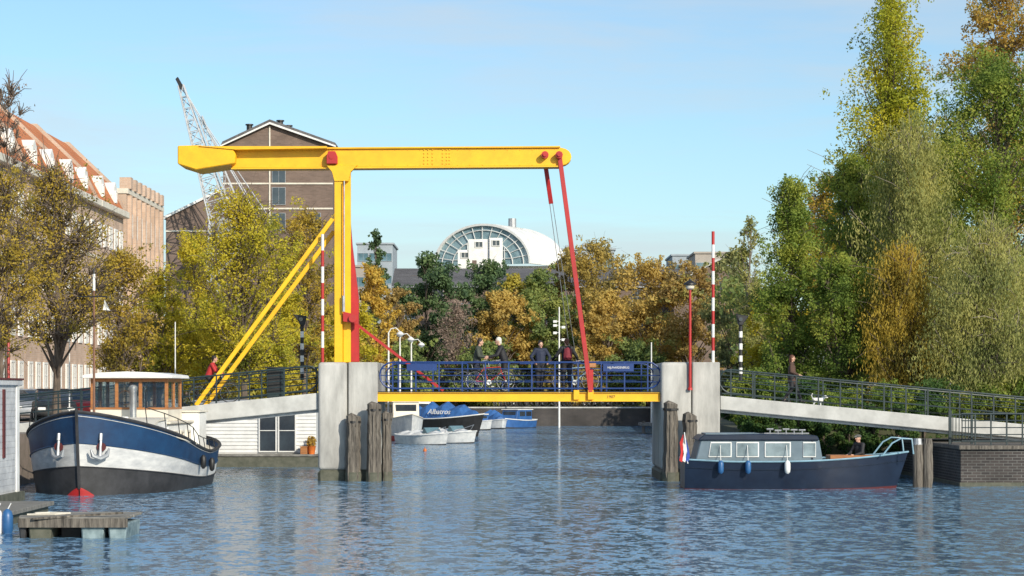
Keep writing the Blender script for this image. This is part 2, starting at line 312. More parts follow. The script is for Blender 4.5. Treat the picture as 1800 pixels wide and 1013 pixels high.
def tree(label,px,top,bot,hw,D,lm,style='round',n=9000,ls=.12,tips=42,twigs=3,tr=.15,group=None,bark='bark',z0=1.6,name='tree',cat='tree',cs=.3,tw=1.):
    n=int(n*1.3); ls*=.88
    x0=X(px,D); zt=Z(top,D); zb=max(Z(bot,D),z0+.3); Rr=hw/F*D; Hc=zt-zb
    t=thing(name,label,cat,(x0,D,z0),group)
    a=MB(); wob=[(random.uniform(-1,1)*Rr*.08,random.uniform(-1,1)*Rr*.08) for _ in range(6)]
    pts=[];rs=[]; zend=zb+Hc*(.93 if style=='poplar' else .75)
    def tp(f):
        i=min(int(f*5),4); q=f*5-i; return V(((wob[i][0]*(1-q)+wob[i+1][0]*q)*f,(wob[i][1]*(1-q)+wob[i+1][1]*q)*f,(zend-z0)*f))
    for i in range(8):
        f=i/7; pts.append(tp(f)); rs.append(tr*(1-f)**.8+.015+(.06*tr/.15 if i==0 else 0))
    org=V((x0,D,z0)); a.tube([p+org for p in pts],rs,7)
    cl=[]
    for i in range(tips):
        f=(i+random.random())/tips
        if style=='poplar': rr=Rr*min(1,(f/.22+.3))*(1-f)**.42*1.12
        elif style=='cone': rr=Rr*(1-f)**.8*1.15
        elif style=='spread': rr=Rr*(math.sin(math.pi*min(1,f*.72+.26)))**.7
        else: rr=Rr*math.sqrt(max(0,1-(2*f-1)**2))*1.02+.02*Rr
        cr=Rr*cs*random.uniform(.6,1.25)
        if style=='poplar': cr=Rr*.36*random.uniform(.6,1.2)*(1-.45*f)
        an=random.random()*6.283; q=random.random()**.5*random.uniform(.75,1.1); rr=max(0,rr-cr*.5)
        c=V((math.cos(an)*rr*q,math.sin(an)*rr*q,zb-z0+Hc*f)); c.z-= .1*cr
        st=c.z-(.9 if style!='poplar' else 1.6)*rr*q-.1*Hc; fs=min(max(st/(zend-z0),.12),.97); s0=tp(fs)
        mid=s0.lerp(c,.5)+V((0,0,.12*rr*(1 if style!='weep' else 2)))
        r0=tr*(.42*(1-fs)+.1); a.tube([s0+org,mid+org,c+org],[r0,r0*.55,.012*tw],5)
        sz=cr*(2.0 if style=='weep' else (1.6 if style=='poplar' else .85))
        cl.append((c.x,c.y,c.z-(cr*.9 if style=='weep' else 0),cr,cr,sz,cr**2*sz))
        for k in range(twigs):
            e=c+V((random.gauss(0,1),random.gauss(0,1),random.gauss(.4,.8)))*cr*.85; a.tube([mid.lerp(c,.6)+org,c.lerp(e,.6)+org,e+org],[.018*tw,.012*tw,.007*tw],3,caps=False)
        for k in range(3):
            e=c*1.0+V((math.cos(an)+random.gauss(0,.4),math.sin(an)+random.gauss(0,.4),random.uniform(-.5,.9)))*cr*random.uniform(.7,1.35); cl.append((e.x,e.y,e.z-(cr*.6 if style=='weep' else 0),cr*.38,cr*.38,cr*(1.1 if style=='weep' else .42),cr**3*.10))
    a.build('trunk',bark,t,smooth=True,nofix=True)
    leaves(cl,n,ls,lm,t,droop=(style=='weep')); return t
GL='autumn trees along the left quay'; GB='trees behind the far end of the canal'; GR='trees on the right bank'
tree('olive brown tree cut by the left edge of the photo behind the white houseboat',0,310,610,85,74,'lf_olive','spread',7000,.055,64,11,.13,GL,tw=1.3)
tree('broad olive brown tree with leaning dark trunk above the wheelhouse barge',100,300,590,105,82,'lf_olive','spread',11500,.058,95,11,.16,GL,tw=1.4)
tree('tall nearly bare tree with thin twigs at the top left corner',14,140,480,50,96,'lf_bare','round',900,.07,44,12,.14,GL,tw=1.5)
tree('brownish thin tree right of the broad olive tree and left of the yellow brace',212,445,650,75,97,'lf_olive','spread',9000,.07,60,9,.13,GL,tw=1.3)
tree('small olive tree in front of the terraced warehouse end on the left',280,480,660,60,108,'lf_yellow','spread',8500,.075,50,7,.13,GL,tw=1.2)
tree('large yellow green tree directly left of the yellow bridge column',430,352,650,96,102,'lf_yellow','round',19000,.072,90,8,.17,GL,tw=1.2)
tree('yellow olive tree partly behind the yellow column of the bridge',535,375,640,58,122,'lf_olive','round',9500,.08,55,8,.15,GL,tw=1.3)
tree('rounded olive tree below the foot of the lattice crane',345,420,670,72,118,'lf_yellow','round',12000,.08,60,7,.15,GL,tw=1.2)
tree('low bright yellow tree behind the left ramp railing',480,500,690,70,112,'lf_yellow','round',12000,.08,50,3,.12,GL)
tree('low bright yellow tree behind the cyclist on the ramp',390,540,690,65,108,'lf_yellow','round',9000,.08,45,3,.12,GL)
tree('brown yellow tree just right of the yellow column',655,475,680,44,150,'lf_gold','round',7500,.11,40,5,.14,GL)
tree('yellow bushy tree behind the foot of the yellow column',610,520,700,52,135,'lf_yellow','round',9000,.1,44,3,.12,GL)
tree('low olive tree between the houses and the barge wheelhouse',255,560,690,55,112,'lf_olive','round',8000,.08,40,5,.12,GL)
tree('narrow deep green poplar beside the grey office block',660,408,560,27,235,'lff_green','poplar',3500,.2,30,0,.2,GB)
bgs=[('round deep green tree left of the white arched roof building',750,454,640,66,196,'green','round',13000,.16),
('dark green tree below the left half of the white arched roof',855,464,620,60,204,'green','round',9500,.16),
('brown tree between the deep green tree and the yellow column',700,510,650,36,192,'brown','round',5500,.15),
('bare reddish tree behind the cyclists on the bridge',800,535,670,50,190,'bare','spread',2600,.11),
('orange brown tree right behind the two cyclists',885,518,670,60,193,'gold','round',8500,.155),
('bright green and yellow tree below the right half of the arched roof',950,480,660,62,197,'mid','round',11000,.155),
('deep green low tree between the two standing people and the far quay',985,560,690,45,192,'mid','round',5000,.16),
('loose olive tree in front of the long dark roof',1045,428,620,74,203,'olive','round',10000,.15),
('large golden tree in front of the long dark roof',1140,466,670,90,192,'gold','round',16000,.15),
('smaller golden tree left of the large golden tree',1070,515,680,54,189,'gold','round',7500,.15),
('golden brown tree behind the red lamp post',1215,462,690,66,188,'rust','round',12000,.15),
('pale olive tree between lamp post and right bank trees',1285,440,700,60,178,'pale','round',11000,.15),
('loose yellow tree below the middle of the arched roof',905,485,640,40,200,'yellow','round',5500,.15),
('tall loose olive tree right of the arched roof',1000,445,640,42,206,'olive','round',6500,.15),
('mid green bushy tree low behind the right end of the bridge railing',1110,600,710,60,187,'mid','round',6000,.17),
('dark green bushy tree low behind the white motorboats',720,600,705,50,187,'mid','round',5500,.17),
('dark green bushy tree low behind the walking cyclists',850,610,708,70,188,'mid','round',6500,.17),
('olive bushy tree low behind the person with the maroon backpack',1010,620,708,60,187,'olive','round',5000,.17)]
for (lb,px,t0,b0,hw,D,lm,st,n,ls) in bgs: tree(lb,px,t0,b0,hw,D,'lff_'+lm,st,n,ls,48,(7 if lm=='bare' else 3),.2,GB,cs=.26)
# right bank
tree('tall yellow green poplar rising highest on the right bank',1562,-14,520,108,98,'lf_poplar','poplar',62000,.072,200,1,.3,GR)
tree('rust coloured tall tree at the upper right corner',1755,-30,420,95,112,'lf_rust','round',24000,.085,80,4,.28,GR)
tree('mid green broad tree at the right edge below the rust coloured one',1745,110,600,118,90,'lf_mid','round',44000,.07,120,2,.25,GR)
tree('pale green weeping tree at the foot of the poplar',1600,215,650,105,88,'lf_pale','weep',46000,.06,120,2,.22,GR,'barkg')
tree('green tree left of the pale weeping tree',1500,285,660,82,92,'lf_mid','round',26000,.068,90,3,.2,GR)
tree('light green tree with a spiky top at the left of the right bank',1392,325,680,82,86,'lf_mid','cone',28000,.062,110,3,.16,GR)
tree('thin pale tree with sparse leaves at the left end of the right bank',1318,385,660,42,118,'lf_pale','poplar',7500,.08,50,5,.14,GR,'barkg')
tree('golden brown sparse tree behind the spiky green tree',1455,315,600,66,108,'lf_olive','round',13000,.08,60,7,.18,GR)
tree('willow with hanging pale leaves low at the right edge',1740,400,740,118,80,'lf_pale','weep',44000,.055,130,2,.2,GR,'barkg')
tree('yellow olive willow hanging over the ramp behind the boat bow',1590,440,730,85,82,'lf_olive','weep',28000,.056,100,3,.18,GR)
tree('mixed green tree directly behind the walking person with the dog',1480,460,720,80,84,'lf_mid','round',24000,.058,90,3,.16,GR)
tree('small yellow green tree between spiky tree and striped signal post',1365,520,725,55,90,'lf_yellow','round',11000,.065,55,3,.12,GR)
tree('mid green backdrop tree behind the weeping tree',1660,250,640,135,125,'lf_mid','round',24000,.12,80,1,.3,GR)
tree('mid green backdrop tree behind the golden sparse tree',1500,400,680,115,130,'lf_mid','round',18000,.12,70,1,.3,GR)
nw=['one','two','three','four','five','six','seven','eight','nine']
for i,(px,t0,hw,D,lm) in enumerate([(1300,690,30,80,'lf_green'),(1330,655,50,79,'lf_mid'),(1400,670,55,79,'lf_green'),(1480,690,60,78,'lf_mid'),(1560,680,60,78,'lf_mid'),(1640,670,60,79,'lf_green'),(1730,680,60,79,'lf_mid'),(1790,670,50,79,'lf_mid')]):
    tree('leafy green shrub on top of the right shore, number %s from the pier'%nw[i],px,t0,752,hw,D,lm,'round',6500,.055,30,1,.05,'shrubs along the right shore',name='shrub',cat='shrub',z0=1.5)
for i,px in enumerate((1322,1362,1405,1448,1492,1536,1580,1625)):
    tree('low shaded shrub hanging to the water under the right ramp, number %s from the pier'%nw[i],px,712+random.uniform(-4,8),795,32,75.9,'lf_green','round',4500,.05,22,1,.04,'low shrubs at the waterline under the right ramp',name='shrub',cat='shrub',z0=.1)
# ---------------- bridge ----------------
BD=70.
br=thing('drawbridge','yellow steel balance drawbridge with red rods over the canal','drawbridge',(X(600,BD),BD,0))
def poly(pts,D): return [(X(a,D),Z(b,D)) for a,b in pts]
arc=[(985+20*math.cos(R(t)),274-16*math.sin(R(t))) for t in range(-80,81,20)]
bm_=MB(); bm_.prism(poly([(405,263),(560,260.5),(985,258)]+arc[::-1]+[(985,290),(560,293),(405,294)],BD),70.3,70.75)
beam=bm_.build('balance_beam','yellow',br,bevel=.02)
fl=MB(); fl.prism(poly([(405,260.5),(560,258),(985,255.5),(985,258),(560,260.5),(405,263)],BD),70.2,70.85); fl.build('beam_flange','yellow',beam)
fl=MB(); fl.prism(poly([(405,294),(560,293),(985,290),(985,292.5),(560,295.5),(405,296.5)],BD),70.2,70.85); fl.build('beam_flange','yellow',beam)
cw=MB(); cw.prism(poly([(313,257),(350,256),(410,263),(415,272),(413,288),(345,299),(313,289)],BD),69.9,71.5); cw.build('counterweight','yellow',br,bevel=.03)
MB().prism(poly([(350,258),(575,258),(575,261.5),(415,264)],BD),69.85,70.25).build('stiffener','yellow',beam)
rv=MB()
for x in (745,752,760,778,785,790):
    for k in range(5): p=P(x,262+k*6,BD); rv.cyl((p.x,70.3,p.z),(p.x,70.265,p.z),.022,n=6)
for x in range(430,950,22):
    for y in (262.5,288.5): p=P(x,y,BD); rv.cyl((p.x,70.3,p.z),(p.x,70.28,p.z),.012,n=6)
rvo=rv.build('rivets','yellow',beam); rvo['kind']='stuff'
for (px,py,r) in ((583,275,.17),(958,272,.12),(983,272,.12)):
    p=P(px,py,BD); a=MB().cyl((p.x,70.02,p.z),(p.x,70.95,p.z),r,n=20).cyl((p.x,69.96,p.z),(p.x,70.02,p.z),r*.55,n=14); pb=a.build('pivot_pin','red',br,smooth=True)
a=MB().prism(poly([(574,275),(577,266),(589,266),(593,275),(593,288),(574,288)],BD),69.98,70.18); a.build('bearing_plate','red',br,bevel=.01)
a=MB(); a.box(X(587,BD),X(601,BD),70.15,70.85,Z(637,BD),Z(288,BD)); a.box(X(602,BD),X(615,BD),70.35,70.5,Z(637,BD),Z(292,BD)); a.box(X(601,BD)-.01,X(602.4,BD),70.38,70.46,Z(637,BD),Z(292,BD)); a.build('column','yellow',br,bevel=.012)
a=MB(); a.prism(poly([(573,290),(627,290),(616,302),(612,318),(587,318),(583,302)],BD),70.1,70.3); a.build('column_head','yellow',br,bevel=.01)
a=MB(); a.prism(poly([(603.5,325),(608.5,325),(617,430),(628,520),(629,636),(611,636),(611,520),(604,430)],BD),70.55,70.8); a.build('lever_plate','red',br,bevel=.01)
a=MB(); a.cyl(P(620,560,BD-.1),P(620,560,BD+.95),.13,n=16).prism(poly([(603,548),(630,554),(630,570),(603,565)],BD),70.0,70.28); a.build('gear_hub','red',br,smooth=True)
a=MB(); a.cyl(P(604,520,BD)+V((0,0,0)),P(604,548,BD),.05,n=10).cyl(P(605,318,BD),P(605,520,BD),.022,n=8); a.build('drive_shaft','grey',br)
for k,(x0,y0,x1,y1,yy) in enumerate([(584,384,343,713,70.2),(584,404,355,714,70.75)]):
    p=P(x0,y0,BD);q=P(x1,y1,BD);p.y=q.y=yy; MB().bar(p,q,.14,.13,(0,1,0)).build('brace','yellow',br,bevel=.01)
p=P(612,560,BD);q=P(778,687,BD); p.y=q.y=70.9; MB().bar(p,q,.09,.10,(0,1,0)).build('rack_bar','red',br)
p=P(984,275,BD);q=P(1038,690,BD);p.y=70.22;q.y=69.9; MB().bar(p,q,.085,.15,(1,0,0)).build('hanging_rod','red',br,bevel=.01)
MB().bar(P(1038,650,BD)+V((0,-.1,0)),P(1038,702,BD)+V((0,-.1,0)),.06,.17,(1,0,0)).build('rod_clevis','red',br,bevel=.01)
p=P(958,275,BD);q=P(970,352,BD);p.y=70.85;q.y=71.3; MB().bar(p,q,.08,.15,(1,0,0)).build('short_rod','red',br,bevel=.01)
for dx in (-.05,.05): MB().cyl(q+V((dx,0,.03)),V((X(1022,BD)+dx*2,73.7,3.0)),.012,n=5).build('cable','steel',br)
xs0,xs1=X(664,BD),X(1160,BD)
a=MB(); a.box(xs0,xs1,70.0,70.18,Z(705,BD),Z(691,BD)); gd=a.build('front_girder','yellow',br)
MB().box(xs0,xs1,69.93,70.25,Z(706,BD),Z(705,BD)).build('flange','yellow',gd); MB().box(xs0,xs1,69.94,70.24,Z(691,BD),Z(690.2,BD)).build('flange','yellow',gd)
MB().box(xs0,xs1,73.5,73.68,Z(706,BD),Z(691,BD)).build('rear_girder','yellow',br)
MB().box(xs0+.02,xs1-.02,69.98,73.7,Z(690,BD),2.955).build('deck','black',br)
for px in (1013,1038): MB().box(X(px-5,BD),X(px+5,BD),69.86,69.99,Z(703,BD),Z(686,BD)).build('bracket','yellow',br,bevel=.01)
text('1907',.14,(X(1074,BD),69.995,Z(698,BD)),90,0,'black',br)
def pier(label,xa,xm,xb,D):
    t=thing('bridge_pier',label,'bridge pier',((xa+xb)/2,D,0),'concrete piers carrying the drawbridge')
    a=MB().box(xa,xm-.03,D-.12,D+4.4,.35,Z(637,BD)); a.build('column_block','conc',t,bevel=.12,seg=4,smooth=True)
    MB().box(xm+.01,xb,D,D+4.3,.35,Z(637,BD)).build('column_block','conc',t,bevel=.03)
    MB().box(xm-.08,xm+.06,D+.15,D+4.2,.3,Z(640,BD)).build('joint','concwet',t)
    MB().box(xa-.015,xm-.015,D-.135,D+4.4,-1,.36).build('wet_base','concwet',t,bevel=.1); MB().box(xm-.01,xb+.015,D-.015,D+4.3,-1,.355).build('wet_base','concwet',t)
    return t
pier('left concrete bridge pier under the yellow column',X(560,BD),X(612,BD),X(664,BD),69.9)
pier('right concrete bridge pier beside the red lamp post',X(1161,BD),X(1216,BD),X(1265,BD),69.9)
def pile(label,px,top,w_,D,lean=0):
    x=X(px,D); r=w_/2/F*D; zt=Z(top,D); t=thing('mooring_pile',label,'wooden pile',(x,D,0),'timber mooring piles in front of the bridge piers')
    a=MB();pts=[];rs=[]
    for i in range(15): f=i/14; pts.append((x+lean*(1-f)+random.uniform(-.018,.018),D,-.6+(zt+.6)*f)); rs.append(r*(1.12-.12*f)*random.uniform(.9,1.06))
    pts.append((x+.03,D,zt+.07)); rs.append(r*.5)
    a.tube(pts,rs,5); o=a.build('pile_shaft','pile',t,bevel=0)
    for k in range(3): an=random.uniform(3.4,6.0); MB().bar((x+lean*.5+math.cos(an)*r*.85,D+math.sin(an)*r*.85,.2+k*.3),(x+math.cos(an)*r*.82,D+math.sin(an)*r*.82,zt-.35),.04,.06,(0,1,0)).build('split_batten','pile',t)
    MB().cyl((x,D,zt-.22),(x,D,zt-.15),r*1.02,n=8).build('iron_band','black',t)
    MB().cyl((x+lean,D,-.3),(x+lean*.95,D,.3),r*1.1,n=7).build('wet_foot','concwet',t)
pile('thinner timber pile in front of the left pier, leftmost of three',621,732,26,69.4)
pile('tallest timber pile in front of the left pier',657,711,25,69.3)
pile('short timber pile at the right side of the left pier',679,728,18,69.7,.03)
pile('tallest timber pile in front of the right pier',1179,710,27,69.3)
pile('shorter timber pile behind the flag of the navy boat',1213,730,26,69.2)
def ramp(label,px0,py0,px1,py1,th,D):
    x0,z0,x1,z1=X(px0,D),Z(py0,D),X(px1,D),Z(py1,D); t=thing('bridge_ramp',label,'ramp',((x0+x1)/2,D,0))
    MB().prism([(x0,z0),(x1,z1),(x1,z1-th),(x0,z0-th)],D,D+.35).build('edge_beam','conc2',t,bevel=.02); MB().prism([(x0,z0),(x1,z1),(x1,z1-th),(x0,z0-th)],D+3.4,D+3.75).build('edge_beam','conc2',t)
    MB().prism([(x0,z0-.04),(x1,z1-.04),(x1,z1-.25),(x0,z0-.25)],D+.35,D+3.4).build('ramp_deck','conc',t)
    a=MB().prism([(x0,z0-th-.003),(x1,z1-th-.003),(x1,z1-th-.1),(x0,z0-th-.1)],D+.2,D+.32); a.build('cable_duct','grey',t)
    return t
ramp('pale concrete ramp descending left from the left pier',559,691,-40,752,.55,70.0)
ramp('pale concrete ramp descending right from the right pier',1266,696,2300,793,.46,70.0)
def railing(label,p0,p1,h,nposts,m,nr=3,loop=(True,True),r=.026,group=None,low=.12):
    p0=V(p0);p1=V(p1); t=thing('railing',label,'railing',p0,group); d=(p1-p0).normalized(); up=V((0,0,1)); rr=(h-low)/2
    L0=(p1-p0).length
    def pt(s,z): return p0+(p1-p0)*(s/L0)+up*z
    sgn=[(R(90+k*22.5)) for k in range(9)]
    path=[]
    if loop[0]:
        c=rr; path+=[pt(c+rr*math.cos(a_),low+rr+rr*math.sin(a_)) for a_ in sgn[::-1]]
    else: path+=[pt(0,low),pt(0,h)]
    if loop[1]: path+=[pt(L0-rr+rr*math.cos(a_),low+rr+rr*math.sin(a_)) for a_ in [R(90-k*22.5) for k in range(9)]]
    else: path+=[pt(L0,h),pt(L0,low)]
    MB().tube(path,r*1.2,8,closed=True).build('top_rail',m,t,smooth=True)
    for i in range(nr):
        z=low+(h-low)*(i+1)/(nr+1); e=rr-math.sqrt(max(0,rr*rr-(z-low-rr)**2)); MB().tube([pt(e if loop[0] else 0,z),pt(L0-(e if loop[1] else 0),z)],r*.7,6).build('rail',m,t,smooth=True)
    for i in range(nposts):
        s_=rr*1.0+(L0-2*rr)*i/(nposts-1); a=MB().bar(pt(s_,-.05),pt(s_,h),.045,.045,(0,1,0)); a.build('post',m,t)
    return t
railing('blue tubular railing along the near side of the bridge span',(X(667,BD),70.1,2.93),(X(1162,BD),70.1,2.93),.99,12,'blue',3,r=.024)
railing('blue tubular railing along the far side of the bridge span',(X(667,BD),73.55,2.93),(X(1162,BD),73.55,2.93),.99,8,'blue',2,r=.02)
railing('dark railing on the near side of the left ramp',(X(-40,BD),70.15,Z(752,BD)),(X(560,BD),70.15,Z(691,BD)),.93,15,'dark',3,(False,True))
railing('dark railing on the far side of the left ramp',(X(-40,BD),73.6,Z(752,BD)),(X(560,BD),73.6,Z(691,BD)),.93,10,'dark',2,(False,True),r=.02)
railing('dark railing on the near side of the right ramp',(X(1265,BD),70.15,Z(696,BD)),(X(2000,BD),70.15,Z(765,BD)),.9,19,'dark',3,(True,False),r=.024)
railing('dark railing on the far side of the right ramp',(X(1265,BD),73.6,Z(696,BD)),(X(2000,BD),73.6,Z(765,BD)),.9,12,'dark',2,(True,False),r=.02)
def plate(label,px0,px1,py0,py1,D,txt=None):
    t=thing('name_plate',label,'sign',((X(px0,D)+X(px1,D))/2,D,Z(py1,D))); MB().box(X(px0,D),X(px1,D),D-.03,D,Z(py1,D),Z(py0,D)).build('plate','blue',t,bevel=.005)
    if txt: text(txt,.1,((X(px0,D)+X(px1,D))/2,D-.037,(Z(py1,D)+Z(py0,D))/2),90,0,'white',t,sx=.82)
plate('blue bridge name sign with white letters on the railing right of the red rod',1060,1114,640,653,70.03,'NIJLPAARDENBRUG')
plate('plain dark blue plate on the railing near the red rack',715,768,640,652,70.03)
t=thing('control_cabinet','dark green control cabinet behind the left ramp railing','cabinet',(X(480,BD),70.6,Z(700,BD))); MB().box(X(466,BD),X(495,BD),70.4,70.9,Z(700,BD),Z(647,BD)).build('housing','dark',t,bevel=.02); MB().box(X(464,BD),X(497,BD),70.36,70.94,Z(647,BD),Z(645,BD)).build('lid','black',t); MB().box(X(469,BD),X(492,BD),70.38,70.4,Z(690,BD),Z(652,BD)).build('door','black',t)
# ---------------- posts and lamps ----------------
def banded(name,label,cat,px,top,bot,D,w_,cols,nb,group,z0=None,head=None):
    x=X(px,D); zt=Z(top,D); zb=Z(bot,D) if z0 is None else z0; r=w_/2/F*D; t=thing(name,label,cat,(x,D,zb),group)
    for i in range(nb): MB().cyl((x,D,zb+(zt-zb)*i/nb),(x,D,zb+(zt-zb)*(i+1)/nb),r,n=10).build('band',cols[i%2],t,smooth=True)
    return t,x,zt
banded('marker_pole','red and white pole behind the left pier','pole',567,412,640,69.95,5.5,('red','white'),8,'tall red and white height poles')
banded('marker_pole','red and white pole on the right pier','pole',1253.5,407,640,70.8,5.5,('white','red'),10,'tall red and white height poles')
for (px,lb) in ((531,'black and white striped signal post left of the left pier'),(1302,'black and white striped signal post right of the right pier')):
    t,x,zt=banded('signal_post',lb,'signal post',px,572,668,72.6,6.5,('black','white'),9,'striped signal posts beside the piers')
    D=72.6; ya=Z(572,D)
    MB().prism([(x-.06,ya),(x+.08,ya),(x+.1,ya+.08),(x+.28 if px>900 else x+.16,ya+.32),(x-.16 if px>900 else x-.3,ya+.38),(x-.1,ya+.1)],D-.14,D+.14).build('signal_head','black',t,bevel=.02)
    MB().cyl((x-.02,D-.15,ya+.2),(x-.02,D-.2,ya+.2),.07,n=12).build('signal_lens','glass',t)
D=69.7; x=X(1213,D); t=thing('street_lamp','red lamp post with round dark lantern on the right pier','street lamp',(x,D,Z(686,D)))
MB().cyl((x,D,Z(686,D)),(x,D,Z(510,D)),.05,.042,n=12).build('post','red',t,smooth=True)
MB().lathe([(.04,0),(.13,.05),(.15,.12),(.12,.16)],(x,D,Z(510,D)),16).build('lens','cream',t,smooth=True)
MB().lathe([(.21,0),(.2,.05),(.1,.12),(.04,.16),(.03,.2)],(x,D,Z(501,D)),16).build('lamp_cap','black',t,smooth=True)
MB().lathe([(.08,0),(.08,.06),(.05,.1)],(x,D,Z(686,D)),12).build('base_collar','red',t,smooth=True)
def curve_lamp(label,px,top,D,sgn=1,group='white curved lamps on the far left quay'):
    x=X(px,D); zt=Z(top,D); t=thing('street_lamp',label,'street lamp',(x,D,1.6),group)
    MB().tube([(x,D,1.6),(x,D,zt-.9),(x,D,zt-.25),(x+.15*sgn,D,zt),(x+.45*sgn,D,zt+.05),(x+.7*sgn,D,zt-.2)],[.07,.05,.045,.035,.03,.03],8).build('post','white',t,smooth=True)
    MB().lathe([(.05,.2),(.2,.08),(.24,0),(.12,-.12),(.05,-.16)],(x+.7*sgn,D,zt-.35),14).build('lamp_shade','white',t,smooth=True)
curve_lamp('white curved quay lamp, nearest of three right of the yellow column',683,578,128)
curve_lamp('white curved quay lamp, middle of three right of the yellow column',703,588,136)
curve_lamp('white curved quay lamp, farthest of three right of the yellow column',723,598,146)
D=176; x=X(983,D); t=thing('light_mast','tall white mast with several spotlights on the far quay','light mast',(x,D,0)); MB().cyl((x,D,-.5),(x,D,Z(540,D)),.09,.05,n=8).build('mast','white',t)
for i,(dz,s_) in enumerate(((565,-1),(575,1),(585,-1),(597,1),(572,-1))):
    z=Z(dz,D); a=MB().cyl((x,D,z),(x+.35*s_,D,z),.03,n=6).box(x+.35*s_-.15,x+.35*s_+.15,D-.15,D+.15,z-.12,z+.08); a.build('spotlight','white',t)
def thin_mast(label,px,top,D,z0=1.6,r=.03,m='white'):
    x=X(px,D); t=thing('mast',label,'mast',(x,D,z0)); MB().cyl((x,D,z0),(x,D,Z(top,D)),r,r*.7,n=8).build('pole',m,t,smooth=True); MB().lathe([(r*2,0),(r*2,.1),(r,.15)],(x,D,z0),8).build('foot',m,t)
thin_mast('thin white mast standing left of the cyclist',308,566,84,.2); thin_mast('thin white mast left of the barge wheelhouse',122,588,84); thin_mast('white mast on the right shore beyond the bridge',1145,602,150,.5,.06)
D=76; x=X(15,D); t=thing('street_lamp','grey street lamp with flat head at the left edge of the photo','street lamp',(x,D,1.6)); MB().tube([(x,D,1.6),(x,D,Z(578,D)),(x-.1,D,Z(572,D))],.045,8).build('post','red',t,smooth=True); MB().ell((x-.05,D,Z(571,D)),(.32,.2,.12)).build('lamp_head','grey',t,smooth=True)
# ---------------- generic hull ----------------
def hull_pts(L_,B,H,s,bow=.45,full=.55,sheer=.35,stern_w=.8):
    if s<.15: w_=stern_w+(1-stern_w)*math.sin(s/.15*math.pi/2)
    elif s<1-bow: w_=1
    else: w_=max(0,1-((s-(1-bow))/bow)**2.1)
    return w_, H*(1+sheer*max(0,(s-.35)/.65)**2+.08*max(0,(.2-s)/.2))
def hull(parent,L_,B,H,bands,bow=.45,sheer=.35,stern_w=.8,draft=.3,deck='white',deck_in=.12,name='hull',rub=None):
    n=22
    def ring(f,s):
        w_,zt=hull_pts(L_,B,H,s,bow,.5,sheer,stern_w); z=-draft+(zt+draft)*f
        fl=.72+.28*f**.7; rake=(f-1)*.35*H*(s**6)*1.6; return (-L_/2+L_*s+rake, w_*B/2*fl, z)
    fs=[b_[0] for b_ in bands]+[1.0]
    for bi,(f0,mt,nm) in enumerate(bands):
        f1=fs[bi+1]; a=MB(); rows=[]
        sub=4
        for k in range(sub+1):
            f=f0+(f1-f0)*k/sub; row=[ring(f,i/n) for i in range(n+1)]
            for i in range(n-1,-1,-1):
                x,y,z=ring(f,i/n); row.append((x,-y,z))
            rows.append(row)
        m_=len(rows[0]); vs=[p for r_ in rows for p in r_]; fc=[]
        for k in range(sub):
            for i in range(m_): j=(i+1)%m_; fc.append((k*m_+i,k*m_+j,(k+1)*m_+j,(k+1)*m_+i))
        a.add(vs,fc); org=ORG[parent.name]; a.v=[(x+org.x,y+org.y,z+org.z) for x,y,z in a.v]; a.build(nm,mt,parent,smooth=True)
    a=MB(); row=[]
    for i in range(n+1): x,y,z=ring(1,i/n); row.append((x,y*.985,z-deck_in))
    row2=[(x,-y,z) for x,y,z in row]; vs=row+row2; fc=[(i,i+1,n+1+i+1,n+1+i) for i in range(n)]
    a.add(vs,fc); org=ORG[parent.name]; a.v=[(x+org.x,y+org.y,z+org.z) for x,y,z in a.v]; a.build('deck',deck,parent)
    if rub:
        pts=[];
        for i in range(n+1): x,y,z=ring(1,i/n); pts.append(V((x,y+.01,z))+org)
        for i in range(n-1,-1,-1): x,y,z=ring(1,i/n); pts.append(V((x,-y-.01,z))+org)
        MB().tube(pts,rub[0],6,closed=True).build('gunwale',rub[1],parent,smooth=True)
    return ring
# ---- navy boat (bow right) ----
D=64.5; nb=thing('motor_boat','navy blue motor boat with grey blue cabin moored beside the right pier','boat',(X(1398,D),D,0))
hull(nb,6.9,2.3,.84,[(0,'darkred','antifouling'),(.268,'navy','hull')],bow=.5,sheer=.32,stern_w=.86,deck='lightblue',deck_in=.25,rub=(.028,'palebike'))
def bx(a,px0,px1,py0,py1,y0,y1,D=64.5): return a.box(X(px0,D),X(px1,D),y0,y1,Z(py1,D),Z(py0,D))
yf=D-1.0; yb=D+1.0
a=MB().prism(poly([(1222,812),(1232,773),(1440,773),(1447,812)],yf),yf,yb); a.build('cabin','lightblue',nb,bevel=.03)
MB().prism(poly([(1226,774),(1236,765),(1330,763),(1436,766),(1440,774)],yf),yf-.08,yb+.08).build('roof','navy',nb,bevel=.02)
bx(MB(),1236,1330,761,763.5,yf+.3,yb-.3).build('roof_hatch','lightblue',nb,bevel=.01)
for (p0,p1,sk) in ((1245,1286,4),(1294,1334,0),(1344,1390,0),(1411,1434,0)):
    q=[(p0+sk,777),(p1,777),(p1,804),(p0,804)]; c=((p0+p1)/2,790.5)
    o_=MB(); o_.prism(poly(q,yf),yf-.03,yf+.005); wf=o_.build('window','white',nb,bevel=.008)
    q2=[(c[0]+(a_-c[0])*.91,c[1]+(b_-c[1])*.85) for a_,b_ in q]; MB().prism(poly(q2,yf),yf-.04,yf-.029).build('pane','glassc',wf)
    MB().prism(poly(q,yf),yb,yb+.03).build('window','white',nb,bevel=.008)
